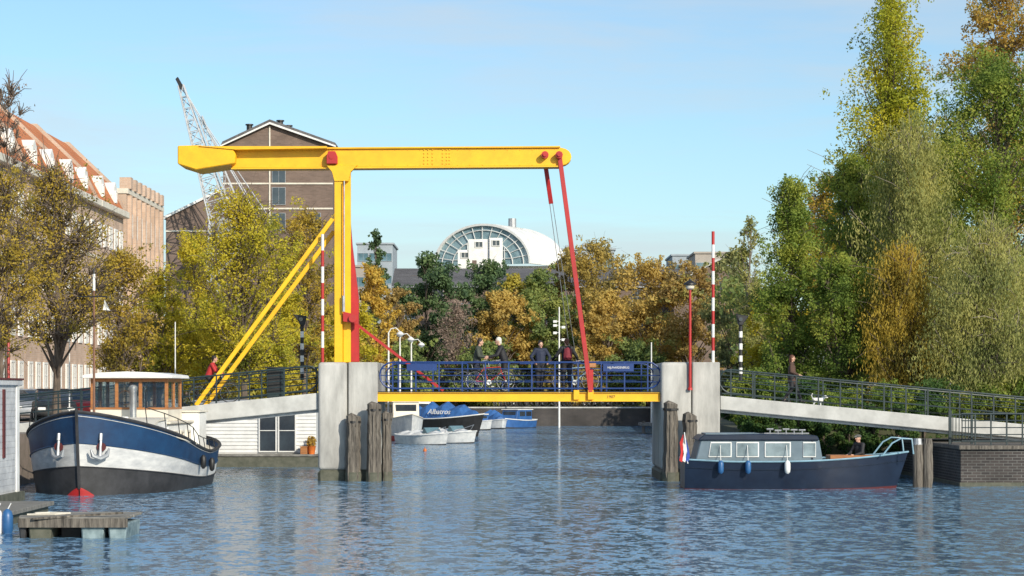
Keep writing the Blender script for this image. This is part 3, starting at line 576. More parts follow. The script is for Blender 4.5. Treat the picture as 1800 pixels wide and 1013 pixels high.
for (px,m_) in ((1267,'fendblue'),(1315,'fendblue'),(1384,'white')):
    x=X(px,D-1.25); z=Z(833,D-1.25); f_=MB().lathe([(.03,0),(.08,.05),(.09,.15),(.09,.30),(.07,.36),(.03,.4)],(x,D-1.28,z),12).build('fender',m_,nb,smooth=True); MB().cyl((x,D-1.26,z+.39),(x,D-1.05,z+.85),.012,n=5).build('rope','white',f_)
for yy in (-.8,.8): MB().tube([P(1543,800,D)+V((0,yy,0)),P(1560,778,D)+V((0,yy,0)),P(1575,770,D)+V((0,yy,0)),P(1594,771,D)+V((0,yy,0)),P(1597,797,D)+V((0,yy,0))],.025,8).build('bow_rail','palebike',nb,smooth=True)
MB().cyl(P(1594,771,D)+V((0,-.8,0)),P(1594,771,D)+V((0,.8,0)),.025,n=8).build('bow_rail','palebike',nb,smooth=True)
bx(MB(),1455,1535,800,812,D-.45,D+.45).build('bench','wood',nb,bevel=.02)
a=MB()
for k in range(5): p=P(1350+k*14,757-random.random()*3,D); a.cyl((p.x,D-.5,Z(763,D)),(p.x,D-.5,p.z),.02,n=6).cyl((p.x-.1,D-.5,p.z),(p.x+.1,D-.5,p.z),.03,n=6)
a.cyl((X(1340,D),D-.5,Z(761.5,D)),(X(1418,D),D-.5,Z(761.5,D)),.02,n=6)
a.build('roof_rack','grey',nb)
MB().box(X(1418,D),X(1421,D),yf-.02,yf,Z(806,D),Z(774,D)).build('door_jamb','navy',nb)
D=63.2; a=MB().cyl(P(1209,815,D),P(1203,760,D),.018,n=6); t=thing('flag','drooping red white and blue flag at the stern of the navy boat','flag',P(1206,812,D)); a.build('flag_pole','white',t)
def cloth(t,ps,m):
    n=len(ps)//2; vs=[P(a_,b_,D+c) for a_,b_,c in ps]; MB().add(vs,[(i,i+1,i+1+n,i+n) for i in range(n-1)]).build('stripe',m,t,smooth=True)
for i,m_ in enumerate(('flagred','white','flagblue')):
    o1=-8+i*5.2; e=o1+5.2; cloth(t,[(1203+o1*.3,764+i*2,0),(1203+o1,778+i*4,.06),(1205+o1,795+i*3,-.04),(1202+o1,810,.03),(1203+e*.3,766+i*2,.05),(1203+e,780+i*4,-.03),(1205+e,797+i*3,.05),(1202+e,813,-.02)],m_)
# ---- dutch barge ----
bA=V((-12.25,59.4,0)); bB=V((-11.6,70.2,0)); ax=(bA-bB).normalized(); ang=math.atan2(ax.y,ax.x); Lb=(bA-bB).length; mid=(bA+bB)/2
bg_=thing('barge','blue white and black dutch barge with wooden wheelhouse moored on the left','barge',(0,0,0))
n=40
def bpt(f,s,side):
    if s<.40: w_=(1-(1-s/.40)**2.2)**.76
    elif s<.70: w_=1
    else: w_=max(0,1-((s-.70)/.30)**2.6)**.5
    zt=1.08+1.30*max(0,1-s/.66)**1.5+.5*max(0,(s-.6)/.4)**1.8
    z=-.3+(zt+.3)*f; wl=w_*(2.40*(.84+.16*f**.6)); 
    x=Lb/2-Lb*s+(f-1)*.35*(1-s)**8
    return V((x,side*wl,z))
def strip(f0,f1,nm,m,off=0.,s0=0,s1=1):
    a=MB(); sub=3; rows=[]
    for k in range(sub+1):
        f=f0+(f1-f0)*k/sub; r_=[bpt(f,s0+(s1-s0)*i/n,1)+V((0,off,0)) for i in range(n,-1,-1)]+[bpt(f,s0+(s1-s0)*i/n,-1)-V((0,off,0)) for i in range(1,n+1)]
        rows.append(r_)
    m_=len(rows[0]); a.add([p for r_ in rows for p in r_],[(k*m_+i,k*m_+i+1,(k+1)*m_+i+1,(k+1)*m_+i) for k in range(sub) for i in range(m_-1)])
    return a.build(nm,m,bg_,smooth=True)
strip(0,.2,'boot_stripe','tar'); strip(.2,.42,'lower_hull','tar'); strip(.42,.67,'white_band','hullwhite'); strip(.67,.985,'blue_band','bargeblue')
for f,m_,r_ in ((1.0,'tar',.05),(.67,'bargeblue',.022),(.42,'tar',.02),(.955,'hullwhite',.01)):
    pts=[bpt(f,i/n,1)+V((0,.012,0)) for i in range(n,-1,-1)]+[bpt(f,i/n,-1)-V((0,.012,0)) for i in range(1,n+1)]
    MB().tube(pts,r_,6).build('rubbing_strake',m_,bg_,smooth=True)
a=MB(); row=[bpt(.86,i/n,1)*1 for i in range(n+1)]; row2=[bpt(.86,i/n,-1) for i in range(n+1)]; a.add(row+row2,[(i,i+1,n+2+i,n+1+i) for i in range(n)]); a.build('deck','cream',bg_)
MB().bar(bpt(.18,0,1)+V((.03,0,0)),bpt(1.03,0,1)+V((.05,0,0)),.06,.08,(0,1,0)).build('stem','tar',bg_,bevel=.01)
a=MB(); ks=5
for side in (1,-1):
    rows=[]
    for k in range(ks+1):
        f=.10+.10*k/ks; sm_=.022*(1-k/ks)
        rows.append([bpt(f,sm_*i/4,side)+V((.03,side*.02,0)) for i in range(5)])
    a.add([p for r_ in rows for p in r_],[(k*5+i,k*5+i+1,k*5+i+6,k*5+i+5) for k in range(ks) for i in range(4)])
a.build('stem_mark','red',bg_,smooth=True)
for sd in (1,-1):
    c=bpt(.60,.03,sd)+V((.09,sd*.04,0)); tang=V((-.55,sd*.85,0)).normalized()
    MB().cyl(c+V((-.1,0,.12)),c+V((.02,sd*.01,.12)),.12,.13,n=16).build('hawse_pipe','darkred',bg_,smooth=True)
    a=MB().tube([c+V((.02,0,.3)),c+V((.08,0,.1)),c+V((.1,0,-.15))],[.04,.04,.06],8)
    a.tube([c+tang*-.26+V((.16,0,.06)),c+tang*-.2+V((.16,0,-.12)),c+V((.14,0,-.2)),c+tang*.2+V((.1,0,-.12)),c+tang*.27+V((.1,0,.08))],[.025,.065,.075,.065,.025],8).tube([c+V((.05,0,.3)),c+V((.0,0,.5))],.05,8); a.build('anchor','grey',bg_,smooth=True)
wc=-.05
MB().box(-4.3,.3,wc-1.3,wc+1.5,.8,1.95).build('deckhouse','white',bg_,bevel=.05)
for k in range(4): win(bg_,(-3.4+k*.95,wc+1.5,1.5),.5,.45,R(180),'cream','glass',(0,0),.06)
MB().box(-4.4,.45,wc-1.4,wc+1.6,1.95,2.03).build('deckhouse_roof','cream',bg_,bevel=.02)
MB().prism([(.45,1.5),(2.6,1.55),(2.6,1.85),(1.7,2.05),(.45,2.1)],wc-1.1,wc+1.5).build('fore_hatch','white',bg_,bevel=.04)
MB().prism([(.5,2.1),(1.7,2.05),(2.5,1.88),(2.52,1.93),(1.72,2.11),(.5,2.16)],wc-1.15,wc+1.55).build('hatch_cover','cream',bg_)
MB().box(-4.2,-3.05,wc-.6,wc+1.75,.9,2.28).build('aft_cabin','white',bg_,bevel=.04); MB().box(-4.25,-3.0,wc-.65,wc+1.8,2.28,2.34).build('aft_cabin_roof','cream',bg_,bevel=.01)
wx0,wx1,wy=-2.9,-.9,1.22; wz0,wz1=2.03,3.36
a=MB(); a.box(wx0,wx1,wc-wy,wc+wy,wz0,wz0+.36).build('wheelhouse_base','cream',bg_,bevel=.01)
MB().box(wx0-.01,wx1+.02,wc-wy-.01,wc+wy+.01,wz0+.361,wz0+.42).build('sill','wood',bg_)
def fpost(x_,y_): MB().box(x_-.045,x_+.045,y_-.05,y_+.05,wz0+.42,wz1-.11).build('window_post','wood',bg_,bevel=.006)
for yy in (wc-wy+.05,wc-.40,wc+.35,wc+wy-.05):
    for xx in (wx0+.05,wx1-.05): fpost(xx,yy)
for yy in (wc-wy+.05,wc+wy-.05): fpost(-1.9,yy)
fr=MB(); fr.prism([(wx0,wc-wy),(wx1,wc-wy),(wx1,wc+wy),(wx0,wc+wy)],wz1-.11,wz1-.002,'z'); fr.build('head_frame','wood',bg_)
mg,ntg,outg=nmat('clear_glass'); gN=ntg.nodes; tr_=gN.new('ShaderNodeBsdfTransparent'); gl=gN.new('ShaderNodeBsdfGlossy'); gl.inputs[0].default_value=(.8,.9,1,1); gl.inputs['Roughness'].default_value=.03; ms=gN.new('ShaderNodeMixShader'); ms.inputs[0].default_value=.2; tr_.inputs[0].default_value=(.82,.88,.9,1)
ntg.links.new(tr_.outputs[0],ms.inputs[1]); ntg.links.new(gl.outputs[0],ms.inputs[2]); ntg.links.new(ms.outputs[0],outg.inputs[0]); M['clear']=mg
for (y0,y1) in ((wc-wy+.11,wc-.46),(wc-.34,wc+.29),(wc+.41,wc+wy-.11)):
    for xx in (wx1-.05,wx0+.05): MB().box(xx-.006,xx+.006,y0,y1,wz0+.42,wz1-.11).build('pane','clear',bg_)
for yy in (wc-wy+.05,wc+wy-.05):
    for (x0_,x1_) in ((wx0+.1,-1.95),(-1.85,wx1-.1)): MB().box(x0_,x1_,yy-.006,yy+.006,wz0+.42,wz1-.11).build('pane','clear',bg_)
a=MB(); a.prism([(wc-1.42,wz1),(wc+1.42,wz1),(wc+1.39,wz1+.1),(wc+.8,wz1+.18),(wc,wz1+.21),(wc-.8,wz1+.18),(wc-1.39,wz1+.1)],wx0-.25,wx1+.3,'x'); a.build('wheelhouse_roof','white',bg_,bevel=.015)
MB().lathe([(.11,0),(.11,.8),(.13,.85),(.13,.95),(.06,1.0)],(-.4,wc+.25,2.15),14).build('exhaust','steel',bg_,smooth=True)
a=MB(); a.tube([V((-1.2,wc-.2+.22*math.cos(t_),2.75+.22*math.sin(t_))) for t_ in [k*math.pi/8 for k in range(16)]],.018,6,closed=True); a.build('steering_wheel','wood',bg_)
for sd in (1,-1):
    a=MB()
    for k in range(9):
        s_=.14+.07*k; p=bpt(1,s_,sd); q=p+V((0,-sd*.06,.5 if k<5 else .36)); a.cyl(p,q,.014,n=6)
    pts=[bpt(1,.14+.07*k,sd)+V((0,-sd*.06,.5 if k<5 else .36)) for k in range(9)]; a.tube(pts,.014,6)
    a.build('guard_rail','black',bg_)
my=-.66
a=MB().tube([(1.0,my,2.1),(1.0,my,6.0)],[.04,.028],8); ms_=a.build('mast','mastwood',bg_,smooth=True)
MB().cyl((1.0,my,6.0),(1.0,my,6.5),.042,.038,n=10).build('mast_top','white',ms_); MB().box(.97,1.03,my-.5,my+.4,5.8,5.84).build('crosstree','black',ms_); MB().cyl((1.0,my,6.5),(1.0,my,6.7),.03,.018,n=8).build('mast_cap','black',ms_)
a=MB().cyl((3.9,0,1.9),(3.9,0,2.35),.09,n=10).cyl((3.9,-.35,2.25),(3.9,.35,2.25),.05,n=8); a.build('windlass','black',bg_,smooth=True)
for yy in (.5,-.5): MB().cyl((3.6,yy,1.8),(3.6,yy,2.25),.07,n=8).build('bollard','black',bg_)
for (fx,fs,c_) in ((.5,1,'black'),(.62,1,'black')):
    p=bpt(.9,fx,fs); MB().lathe([(.03,0),(.08,.06),(.09,.2),(.09,.34),(.04,.42)],(p.x,p.y+.1,p.z-.5),10).build('fender',c_,bg_,smooth=True)
MB().cyl((2.2,wc+.6,1.9),(2.2,wc+.6,2.2),.12,.14,n=12).build('vent','white',bg_); MB().tube([bpt(1,.1,1),bpt(1,.1,1)+V((-.6,.1,-.15)),bpt(1,.28,1)+V((0,.06,-.1)),bpt(1,.42,1)+V((0,.05,.0))],.02,6).build('rope','cream',bg_,smooth=True)
bg_.location=mid; bg_.rotation_euler.z=ang
D=63; t=thing('pennant','small white triangular pennant on a line right of the barge mast','pennant',P(187,547,D)); MB().add([P(184,527,D),P(194,546,D),P(181,545,D),P(187,540,D+.1)],[(0,1,3),(1,2,3),(2,0,3)]).build('cloth','white',t); MB().cyl(P(163,480,D),P(230,655,D),.006,n=4).build('line','black',t)
# ---- white houseboat behind left pier ----
D=83; hb=thing('houseboat','white plank houseboat with dark windows behind the left ramp','houseboat',(X(460,D),D,0))
M['siding']=mat('white_siding',(.72,.72,.70),(.58,.58,.57),2,.5,0,.1)
MB().box(X(340,D),X(562,D),D-.5,91,-.3,.42).build('float','concwet',hb,bevel=.03); MB().box(X(338,D),X(564,D),D-.55,91.05,.42,.5).build('deck','plank',hb)
MB().box(X(345,D),X(556,D),D,90.5,.5,2.45).build('wall','siding',hb)
a=MB()
for k in range(13): z=.55+k*.145; a.prism([(D-.04,z),(D-.001,z),(D-.001,z+.125),(D-.012,z+.125)],X(345,D),X(556,D),'x')
a.build('siding_board','siding',hb)
MB().box(X(340,D),X(562,D),D-.3,90.8,2.45,2.62).build('roof','grey',hb,bevel=.02)
for (p0,p1) in ((455,487),(489,521)): win(hb,((X(p0,D)+X(p1,D))/2,D-.04,1.42),(p1-p0)/F*D,1.7,'y','siding','glass',(0,1),.05)
t=thing('planter','terracotta planter on the deck of the white houseboat','planter',(X(549,D),D-.3,.5)); MB().lathe([(.12,0),(.17,.3),(.19,.32)],(X(549,D),D-.3,.5),12).build('pot','orange',t,smooth=True); leaves([(0,0,.5,.2,.2,.22,1)],250,.05,'lf_rust',t,'foliage')
t=thing('crate','wooden crate on the houseboat deck left of the terracotta planter','crate',(X(535,D),D-.35,.5)); MB().box(X(530,D),X(542,D),D-.5,D-.2,.5,.78).build('box','wood',t,bevel=.01); MB().box(X(529,D),X(543,D),D-.52,D-.18,.781,.81).build('lid','wood',t)
# ---- near left houseboat ----
M['greysid']=mat('grey_white_siding',(.56,.57,.58),(.38,.39,.41),2,.6,0,.15)
nh=thing('houseboat','grey white houseboat wall at the left edge of the photo','houseboat',(-15.5,44,0))
MB().box(-18,-13.34,44,57,.25,3.1).build('wall','greysid',nh); MB().box(-18.2,-13.2,43.8,57.2,-.3,.25).build('float','concwet',nh); MB().box(-18.3,-13.25,43.7,57.2,3.1,3.25).build('roof_edge','greysid',nh,bevel=.02)
MB().box(-18.3,-13.23,43.68,57.22,3.25,3.3).build('roof_trim','darkred',nh)
for y_ in (48.2,50.6,53.2): win(nh,(-13.33,y_,1.9),.8,1.2,'x','white','glassb',(0,1),.07)
a=MB()
for k in range(17): z=.3+k*.165; a.box(-13.339,-13.33,44,57,z,z+.15)
a.build('siding_board','greysid',nh)
MB().box(-13.338,-13.30,56.7,57.0,.25,3.09).build('corner_board','white',nh)
MB().box(-13.338,-13.29,55.2,55.4,1.2,3.0).build('downpipe','darkred',nh)
t=thing('pontoon','narrow plank walkway at the lower left edge','pontoon',(-12,47,0)); MB().box(-13.0,-10.95,44,50.5,.22,.32).build('planks','plank',t,bevel=.01); MB().box(-12.9,-11.05,44.2,50.3,-.3,.22).build('float','concwet',t)
for i,(px,lb_) in enumerate(((9,'long white fender hanging at the lower left edge'),(27,'long blue fender hanging beside the white one at lower left'))):
    D=44.5; x=X(px,D); t=thing('fender',lb_,'fender',(x,D,.02),'fenders on the walkway at lower left'); MB().lathe([(.03,0),(.1,.05),(.12,.15),(.12,.4),(.09,.5),(.03,.55)],(x,D-.7,-.05),12).build('body',('white','fendblue')[i],t,smooth=True); MB().cyl((x,D-.7,.48),(x,D-.4,.6),.012,n=5).build('rope','white',t)
D=42.3; dk=thing('floating_dock','small floating plank dock on pale floats at lower left','dock',(X(130,D),D,0))
M['teal']=mat('faded_teal_plastic',(.26,.34,.36),(.09,.14,.16),4,.6,0,.3)
for k in range(9): y_=D-.1+k*.2; MB().box(X(32,D)+random.uniform(-.05,.05),X(226,D)+random.uniform(-.08,.03),y_,y_+.19,.37+random.uniform(0,.02),.42+random.uniform(0,.015)).build('plank','plank',dk,bevel=.008)
MB().box(X(34,D),X(226,D),D-.13,D-.09,.22,.40).build('fascia','pile',dk); 
for (p0,p1,m_) in ((142,184,'teal'),(190,224,'teal'),(50,92,'concwet'),(33,47,'tar'),(96,138,'tar')): MB().prism([(X(p0,D),.30),(X(p1,D),.30),(X(p1-4,D),-.2),(X(p0+4,D),-.2)],D-.05+(.5 if p0==96 else 0),D+1.5).build('float',m_,dk,bevel=.03)
MB().bar((X(60,D),D-.2,.40),(X(215,D),D+.1,.50),.06,.04).build('pole','pile',dk)
MB().tube([(X(40,D),D+.4,.45),(X(90,D),D+.3,.46),(X(110,D),D+.7,.46),(X(70,D),D+.9,.46),(X(50,D),D+.6,.46)],.02,6).build('rope','cream',dk,smooth=True)
t=thing('buoy','small orange buoy floating between the piers','buoy',(X(747,105),105,0)); MB().ell((X(747,105),105,.04),(.09,.09,.09)).build('float','orange',t,smooth=True); MB().cyl((X(747,105),105,.11),(X(747,105),105,.2),.02,n=8).build('handle','orange',t)
for (px,lb_) in ((1613,'left one of two timber posts at the bow of the navy boat'),(1631,'right one of two timber posts at the bow of the navy boat')):
    D=65.1; x=X(px,D); t=thing('mooring_post',lb_,'wooden post',(x,D,0),'timber posts at the bow of the navy boat'); MB().tube([(x+random.uniform(-.015,.015),D,-.5+k*.26) for k in range(8)],[.16*random.uniform(.92,1.06) for k in range(8)],9).build('shaft','pile',t,smooth=False); MB().cyl((x,D,1.3),(x,D,1.5),.15,.12,n=10).build('cap','grey' if px<1620 else 'pile',t)
railing('dark green railing on the brick quay at the right edge',(X(1690,66),66,1.27),(X(1960,66),66,1.27),.98,9,'dark',3,(False,False),.026)
D=67.5; t=thing('gate','dark green steel gate on the quay left of the railing','gate',(X(1668,D),D,1.27)); MB().bar((X(1670,D),D,1.2),(X(1670,D),D,2.35),.09,.09,(0,1,0)).build('gate_post','dark',t); MB().bar((X(1708,D),D,1.2),(X(1708,D),D,2.3),.07,.07,(0,1,0)).build('gate_post','dark',t); a=MB()
for k in range(6): x=X(1675+k*5.5,D); a.cyl((x,D,1.35),(x,D,2.2),.015,n=5)
a.box(X(1671,D),X(1707,D),D-.02,D+.02,2.2,2.24).box(X(1671,D),X(1707,D),D-.02,D+.02,1.33,1.37); a.build('gate_leaf','dark',t)
# ---- far boats ----
def small_boat(label,px,D,L_,B,H,rz,cols,cover=None,cabin=None,name='motor_boat',cat='boat',group='boats moored beyond the bridge',shield=False):
    t=thing(name,label,cat,(0,0,0),group)
    hull(t,L_,B,H,[(0,cols[0],'waterline_band'),(.38,cols[1],'hull')],bow=.5,sheer=.3,deck=cols[2],rub=(.04,cols[2]),deck_in=.1)
    if cover:
        n_=12; vs=[];
        for i in range(n_+1):
            s_=i/n_; x=-L_*.47+L_*.85*s_; w_,zt=hull_pts(L_,B,H,s_*.86+.03,.5,.5,.3,.8); hh=cover[1]*math.sin(math.pi*(s_*.8+.15))**.6*(1+.25*math.sin(i*2.1))
            vs+=[(x,w_*B/2*.97,zt-.02),(x,w_*B/2*.5,zt+hh*.7),(x,0,zt+hh),(x,-w_*B/2*.5,zt+hh*.7),(x,-w_*B/2*.97,zt-.02)]
        fc=[(i*5+k,i*5+k+1,i*5+k+6,i*5+k+5) for i in range(n_) for k in range(4)]+[(0,1,2,3,4),tuple(n_*5+k for k in range(5))]
        MB().add(vs,fc).build('cover',cover[0],t)
    if cabin:
        x0,x1,h,m_=cabin; MB().prism([(x0,H*.9),(x1,H*.95),(x1-.25,H+h),(x0+.05,H+h)],-B*.36,B*.36).build('cabin',m_,t,bevel=.03)
        MB().box(x0-.08,x1-.15,-B*.39,B*.39,H+h,H+h+.06).build('cabin_roof','white',t)
        for k in range(2):
            xx=x0+.15+(x1-x0-.5)*k/2; w_=(x1-x0-.6)/2*.85
            for sd in (-1,1): MB().box(xx,xx+w_,sd*B*.36-.015,sd*B*.36+.015,H+h*.4,H+h*.85).build('window','glass',t)
        MB().box(x1-.24,x1-.13,-B*.28,B*.28,H+h*.35,H+h*.85).build('window','glass',t)
    if shield:
        MB().prism([(.3,H+.05),(.9,H+.08),(.55,H+.45),(.45,H+.45)],-B*.3,B*.3).build('windscreen','glassb',t,bevel=.02); MB().tube([(.9,-B*.4,H+.1),(L_*.45,0,H*1.3+.35),(.9,B*.4,H+.1)],.02,6).build('bow_rail','steel',t)
    t.location=(X(px,D),D,0); t.rotation_euler.z=rz; return t
M['brightwhite']=mat('weathered_white_gelcoat',(.80,.80,.78),(.55,.57,.58),2.5,.45,0,.1)
small_boat('red and white barge bow nearest right of the left pier',710,128,8,2.2,1.25,R(-80),('red','brightwhite','cream'),None,(-3,1.2,1.1,'cream'))
ab=small_boat('boat under a blue tarpaulin with white lettering behind the white motorboats',785,142,6.5,2.7,1.15,R(-38),('black','black','white'),('bluecover',1.0),None)
ob=text('Albatros',.55,(0,0,0),90,0,'brightwhite',ab,ext=.01); ob.location=(.35,-1.18,1.62); ob.rotation_euler=(R(62),0,R(2))
small_boat('white covered motorboat nearest the left pier beyond the bridge',748,119,4.1,1.7,.5,R(-50),('tar','brightwhite','brightwhite'),('brightwhite',.26),None,shield=True)
small_boat('white covered motorboat right beside the other white one',790,122,4.3,1.8,.55,R(-42),('tar','brightwhite','brightwhite'),('brightwhite',.28),None,shield=True)
small_boat('small white and blue cabin boat left of the blue covered boats',836,164,4,1.8,.6,R(-50),('tar','brightwhite','white'),None,(-1.2,.9,.6,'bluecover'))
small_boat('small boat with blue cover in the middle of the far canal',868,170,4.2,1.9,.6,R(-70),('tar','brightwhite','white'),('bluecover',.8),None)
small_boat('blue boat with blue canopy at the right of the far boats',905,172,4.6,2,.65,R(-120),('tar','bluecover','white'),None,(-1.6,1.0,.85,'bluecover'))
small_boat('dark hull boat with white wheelhouse tied far on the left',735,150,7,2.4,1.1,R(-84),('tar','bargeblue','cream'),None,(-2.4,.8,1.2,'white'))
t=thing('jetty','low timber jetty on the right shore beyond the bridge','jetty',(X(1145,150),150,0)); MB().box(X(1126,150),X(1190,150),149,153,.55,.75).build('deck','plank',t)
for x_ in (1130,1150,1170): MB().cyl((X(x_,150),149.2,-.5),(X(x_,150),149.2,.9),.12,n=8).build('pile','pile',t)
# ---------------- buildings ----------------
XF=-30.
for i in range(5):
    y0=108+i*11.0; y1=y0+10.9; lb_=['nearest','second','third','fourth','farthest'][i]
    t=thing('warehouse','pale pink brick warehouse with orange tiled roof, %s of the row on the left'%lb_,'warehouse',(XF,y0,1.6),'warehouses with orange roofs on the left')
    MB().box(-40,XF,y0,y1,1.6,16.3).build('wall','pinkbrick',t)
    MB().prism([(-40.2,16.85),(-29.8,16.85),(-30.9,18.9),(-34.2,22.0),(-36,22.0)],y0+.15,y1-.9).build('roof','orangetile',t)
    MB().prism([(-40.3,16.9),(-29.7,16.85),(-30.75,19.0),(-34.1,22.2),(-36,22.2)],y1-.5,y1-.15).build('party_wall','pinkbrick',t)
    MB().box(-40.4,-29.5,y0,y1,16.3,16.8).build('cornice','cream',t,bevel=.05)
    MB().box(-29.99,-29.9,y0,y1,12.6,12.8).build('string_course','cream',t)
    for k in (0,1):
        yc=y0+2.7+k*5.0; a=MB().prism([(yc-.55,16.8),(yc+.55,16.8),(yc+.55,18.4),(yc,18.8),(yc-.55,18.4)],-32.0,-30.0,'x'); dm=a.build('dormer','white',t); win(t,(-29.98,yc,17.7),.55,.9,'x','white','glass',(1,0),.08)
    for k in range(5):
        for z in (4.,7.2,10.3,14.4): win(t,(XF+.03,y0+1.3+k*2.1,z),1.1,1.7,'x','white','glass',(1,1),.13)
t=thing('apartment_building','pale pink flat roofed building with vertical brick piers left of the brown gabled building','building',(XF,165,1.6))
MB().box(-42,XF,164.2,181,1.6,18.4).build('wall','pinkbrick',t); MB().box(-42.1,-29.85,164.1,181.1,18.4,18.8).build('parapet','cream',t)
for k in range(8): MB().box(-29.999,-29.7,165+k*2.1-.25,165+k*2.1+.25,1.6,18.3).build('brick_pier','pinkbrick',t); MB().box(-30.6,-29.7,165+k*2.1-.45,165+k*2.1+.45,18.801,19.7).build('merlon','pinkbrick',t)
for k in range(7):
    for z in (4,7,10,13,16): win(t,(XF+.03,166.05+k*2.1,z),1.1,1.9,'x','white','glass',(0,1),.1)
D=215; bb=thing('gabled_building','tall brown brick building with white edged gable behind the yellow beam','building',(X(475,D),D,1.6))
def pp(L_): return [(X(a,D),Z(b,D)) for a,b in L_]
MB().prism(pp([(392,700),(392,256),(475,216),(585,258),(585,700)]),D,D+22).build('wall','brownbrick',bb)
MB().prism(pp([(388,258),(392,250),(475,211),(590,252),(592,259),(475,219)]),D-.5,D+22.4).build('roof','darktile',bb)
MB().prism(pp([(389,259),(389,256.5),(475,216),(591,257),(591,260),(475,219.5)]),D-.56,D-.5).build('verge','white',bb)
MB().prism(pp([(300,700),(300,388),(392,343),(392,700)]),D-3,D+15).build('side_wing','brownbrick',bb); MB().prism(pp([(297,390),(297,385),(392,339),(392,343)]),D-3.3,D+15).build('verge','white',bb)
for y_ in (323,367): MB().box(X(392,D)-.02,X(585,D)+.02,D-.12,D-.002,Z(y_+1.4,D),Z(y_-1.4,D)).build('concrete_band','cream',bb)
MB().box(X(473,D),X(475.5,D),D-.13,D-.003,Z(395,D),Z(222,D)).build('concrete_mullion','cream',bb)
MB().box(X(300,D)-.02,X(392,D),D-3.12,D-3.002,Z(412,D),Z(409,D)).build('concrete_band','cream',bb)
for (x_,y_) in ((490,307),(490,345),(490,390),(552,390)): win(bb,(X(x_,D),D-.02,Z(y_,D)),1.4,1.8,'y','grey','glass',(1,0),.05)
for (x_,y0,y1) in ((432,234,214),(487,222,207),(502,228,216)): 
    MB().cyl((X(x_,D),D+3,Z(y0,D)),(X(x_,D),D+3,Z(y1,D)),.3,n=10).cyl((X(x_,D),D+3,Z(y1,D)),(X(x_,D),D+3,Z(y1-2,D)),.42,n=10).build('chimney','black',bb)
M['cranegrey']=mat('pale_crane_paint',(.55,.57,.6),(.4,.42,.44),1,.6,0,0)
D=205; cr=thing('harbour_crane','old pale lattice harbour crane with raised jib left of the brown building','crane',(X(385,D),D,1.6))
def lattice(p,q,w0,w1,n_,r,nm,m_='cranegrey'):
    p=V(p);q=V(q);d=(q-p).normalized();s_=d.cross(V((0,1,0))).normalized();u=V((0,1,0)); a=MB()
    def cr_(f,k): w_=(w0+(w1-w0)*f)/2; return p.lerp(q,f)+s_*w_*(1,1,-1,-1)[k]+u*w_*(1,-1,-1,1)[k]
    for k in range(4): a.cyl(cr_(0,k),cr_(1,k),r,n=5)
    for i in range(n_):
        for k in range(4): a.cyl(cr_(i/n_,k),cr_((i+1)/n_,(k+1)%4),r*.6,n=4); a.cyl(cr_(i/n_,k),cr_(i/n_,(k+1)%4),r*.6,n=4)
    return a.build(nm,m_,cr)
lattice(P(390,395,D),P(318,150,D),2.0,.5,12,.075,'jib')
lattice(P(425,395,D),P(352,205,D),1.0,.4,9,.05,'luffing_strut')
lattice((X(395,D),D,1.6),(X(395,D),D,Z(395,D)),4,2.6,6,.14,'tower')
MB().prism([(X(309,D),Z(140,D)),(X(313,D),Z(136,D)),(X(322,D),Z(152,D)),(X(318,D),Z(158,D))],D-.3,D+.3).build('jib_head','black',cr)
for (a0,b0,a1,b1) in ((318,152,452,380),(322,155,436,345),(352,205,452,380),(352,205,475,385),(316,150,352,205)): MB().cyl(P(a0,b0,D),P(a1,b1,D),.045,n=4).build('cable','cranegrey',cr)
MB().box(X(385,D),X(450,D),D-1.5,D+1.5,Z(420,D),Z(385,D)).build('machine_house','grey',cr,bevel=.05)
D=214; lg=thing('terraced_building','long building with dark tiled roof below the white arched roof','building',(X(940,D),D,1.6))
MB().box(X(690,D),X(1215,D),D,D+12,1.6,Z(504,D)).build('wall','brownbrick',lg); MB().prism([(D-.4,Z(505,D)),(D+6,Z(466,D)),(D+12.4,Z(505,D))],X(688,D),X(1216,D),'x').build('roof','darktile',lg)
MB().box(X(688,D),X(1216,D),D-.55,D-.41,Z(506,D),Z(504,D)).build('gutter','grey',lg)
for k in range(10):
    px=720+k*50; 
    for z_ in (522,560,600,640,680): win(lg,(X(px,D),D-.02,Z(z_,D)),1.1,1.5,'y','grey','glass',(1,1),.06)
for px in (905,1085): dm=MB().prism([(X(px-9,D),Z(502,D)),(X(px+9,D),Z(502,D)),(X(px+9,D),Z(488,D)),(X(px,D),Z(481,D)),(X(px-9,D),Z(488,D))],D+.2,D+4).build('dormer','darktile',lg); win(lg,(X(px,D),D+.15,Z(493,D)),.6,.6,'y','grey','glass',(0,0),.06)
for px in (832,1165): MB().box(X(px-4,D),X(px+4,D),D+5.3,D+6.7,Z(470,D),Z(452,D)).build('chimney','brownbrick',lg)
D=208; t=thing('gabled_house','low house with pale sloping gable edge behind the red lamp post','house',(X(1240,D),D,1.6)); MB().prism([(X(a_,D),Z(b_,D)) for a_,b_ in ((1185,700),(1185,502),(1262,462),(1330,500),(1330,700))],D,D+10).build('wall','brownbrick',t); MB().prism([(X(a_,D),Z(b_,D)) for a_,b_ in ((1180,503),(1262,459),(1335,500),(1335,497),(1262,455),(1180,499))],D-.5,D+10.3).build('roof','conc2',t)
win(t,(X(1262,D),D-.02,Z(500,D)),1.1,1.2,'y','grey','glass',(1,1),.06)
D=250.; aw=thing('arched_building','white building with round arched glass roof rising above the trees','building',(X(845,D),D,1.6))
Rx,Rz_=6.6,4.9; zc=Z(466,D); ang_=R(-28)
def av(x,y,z): return V((X(846,D)+x*math.cos(ang_)-y*math.sin(ang_),D+x*math.sin(ang_)+y*math.cos(ang_),zc+z))
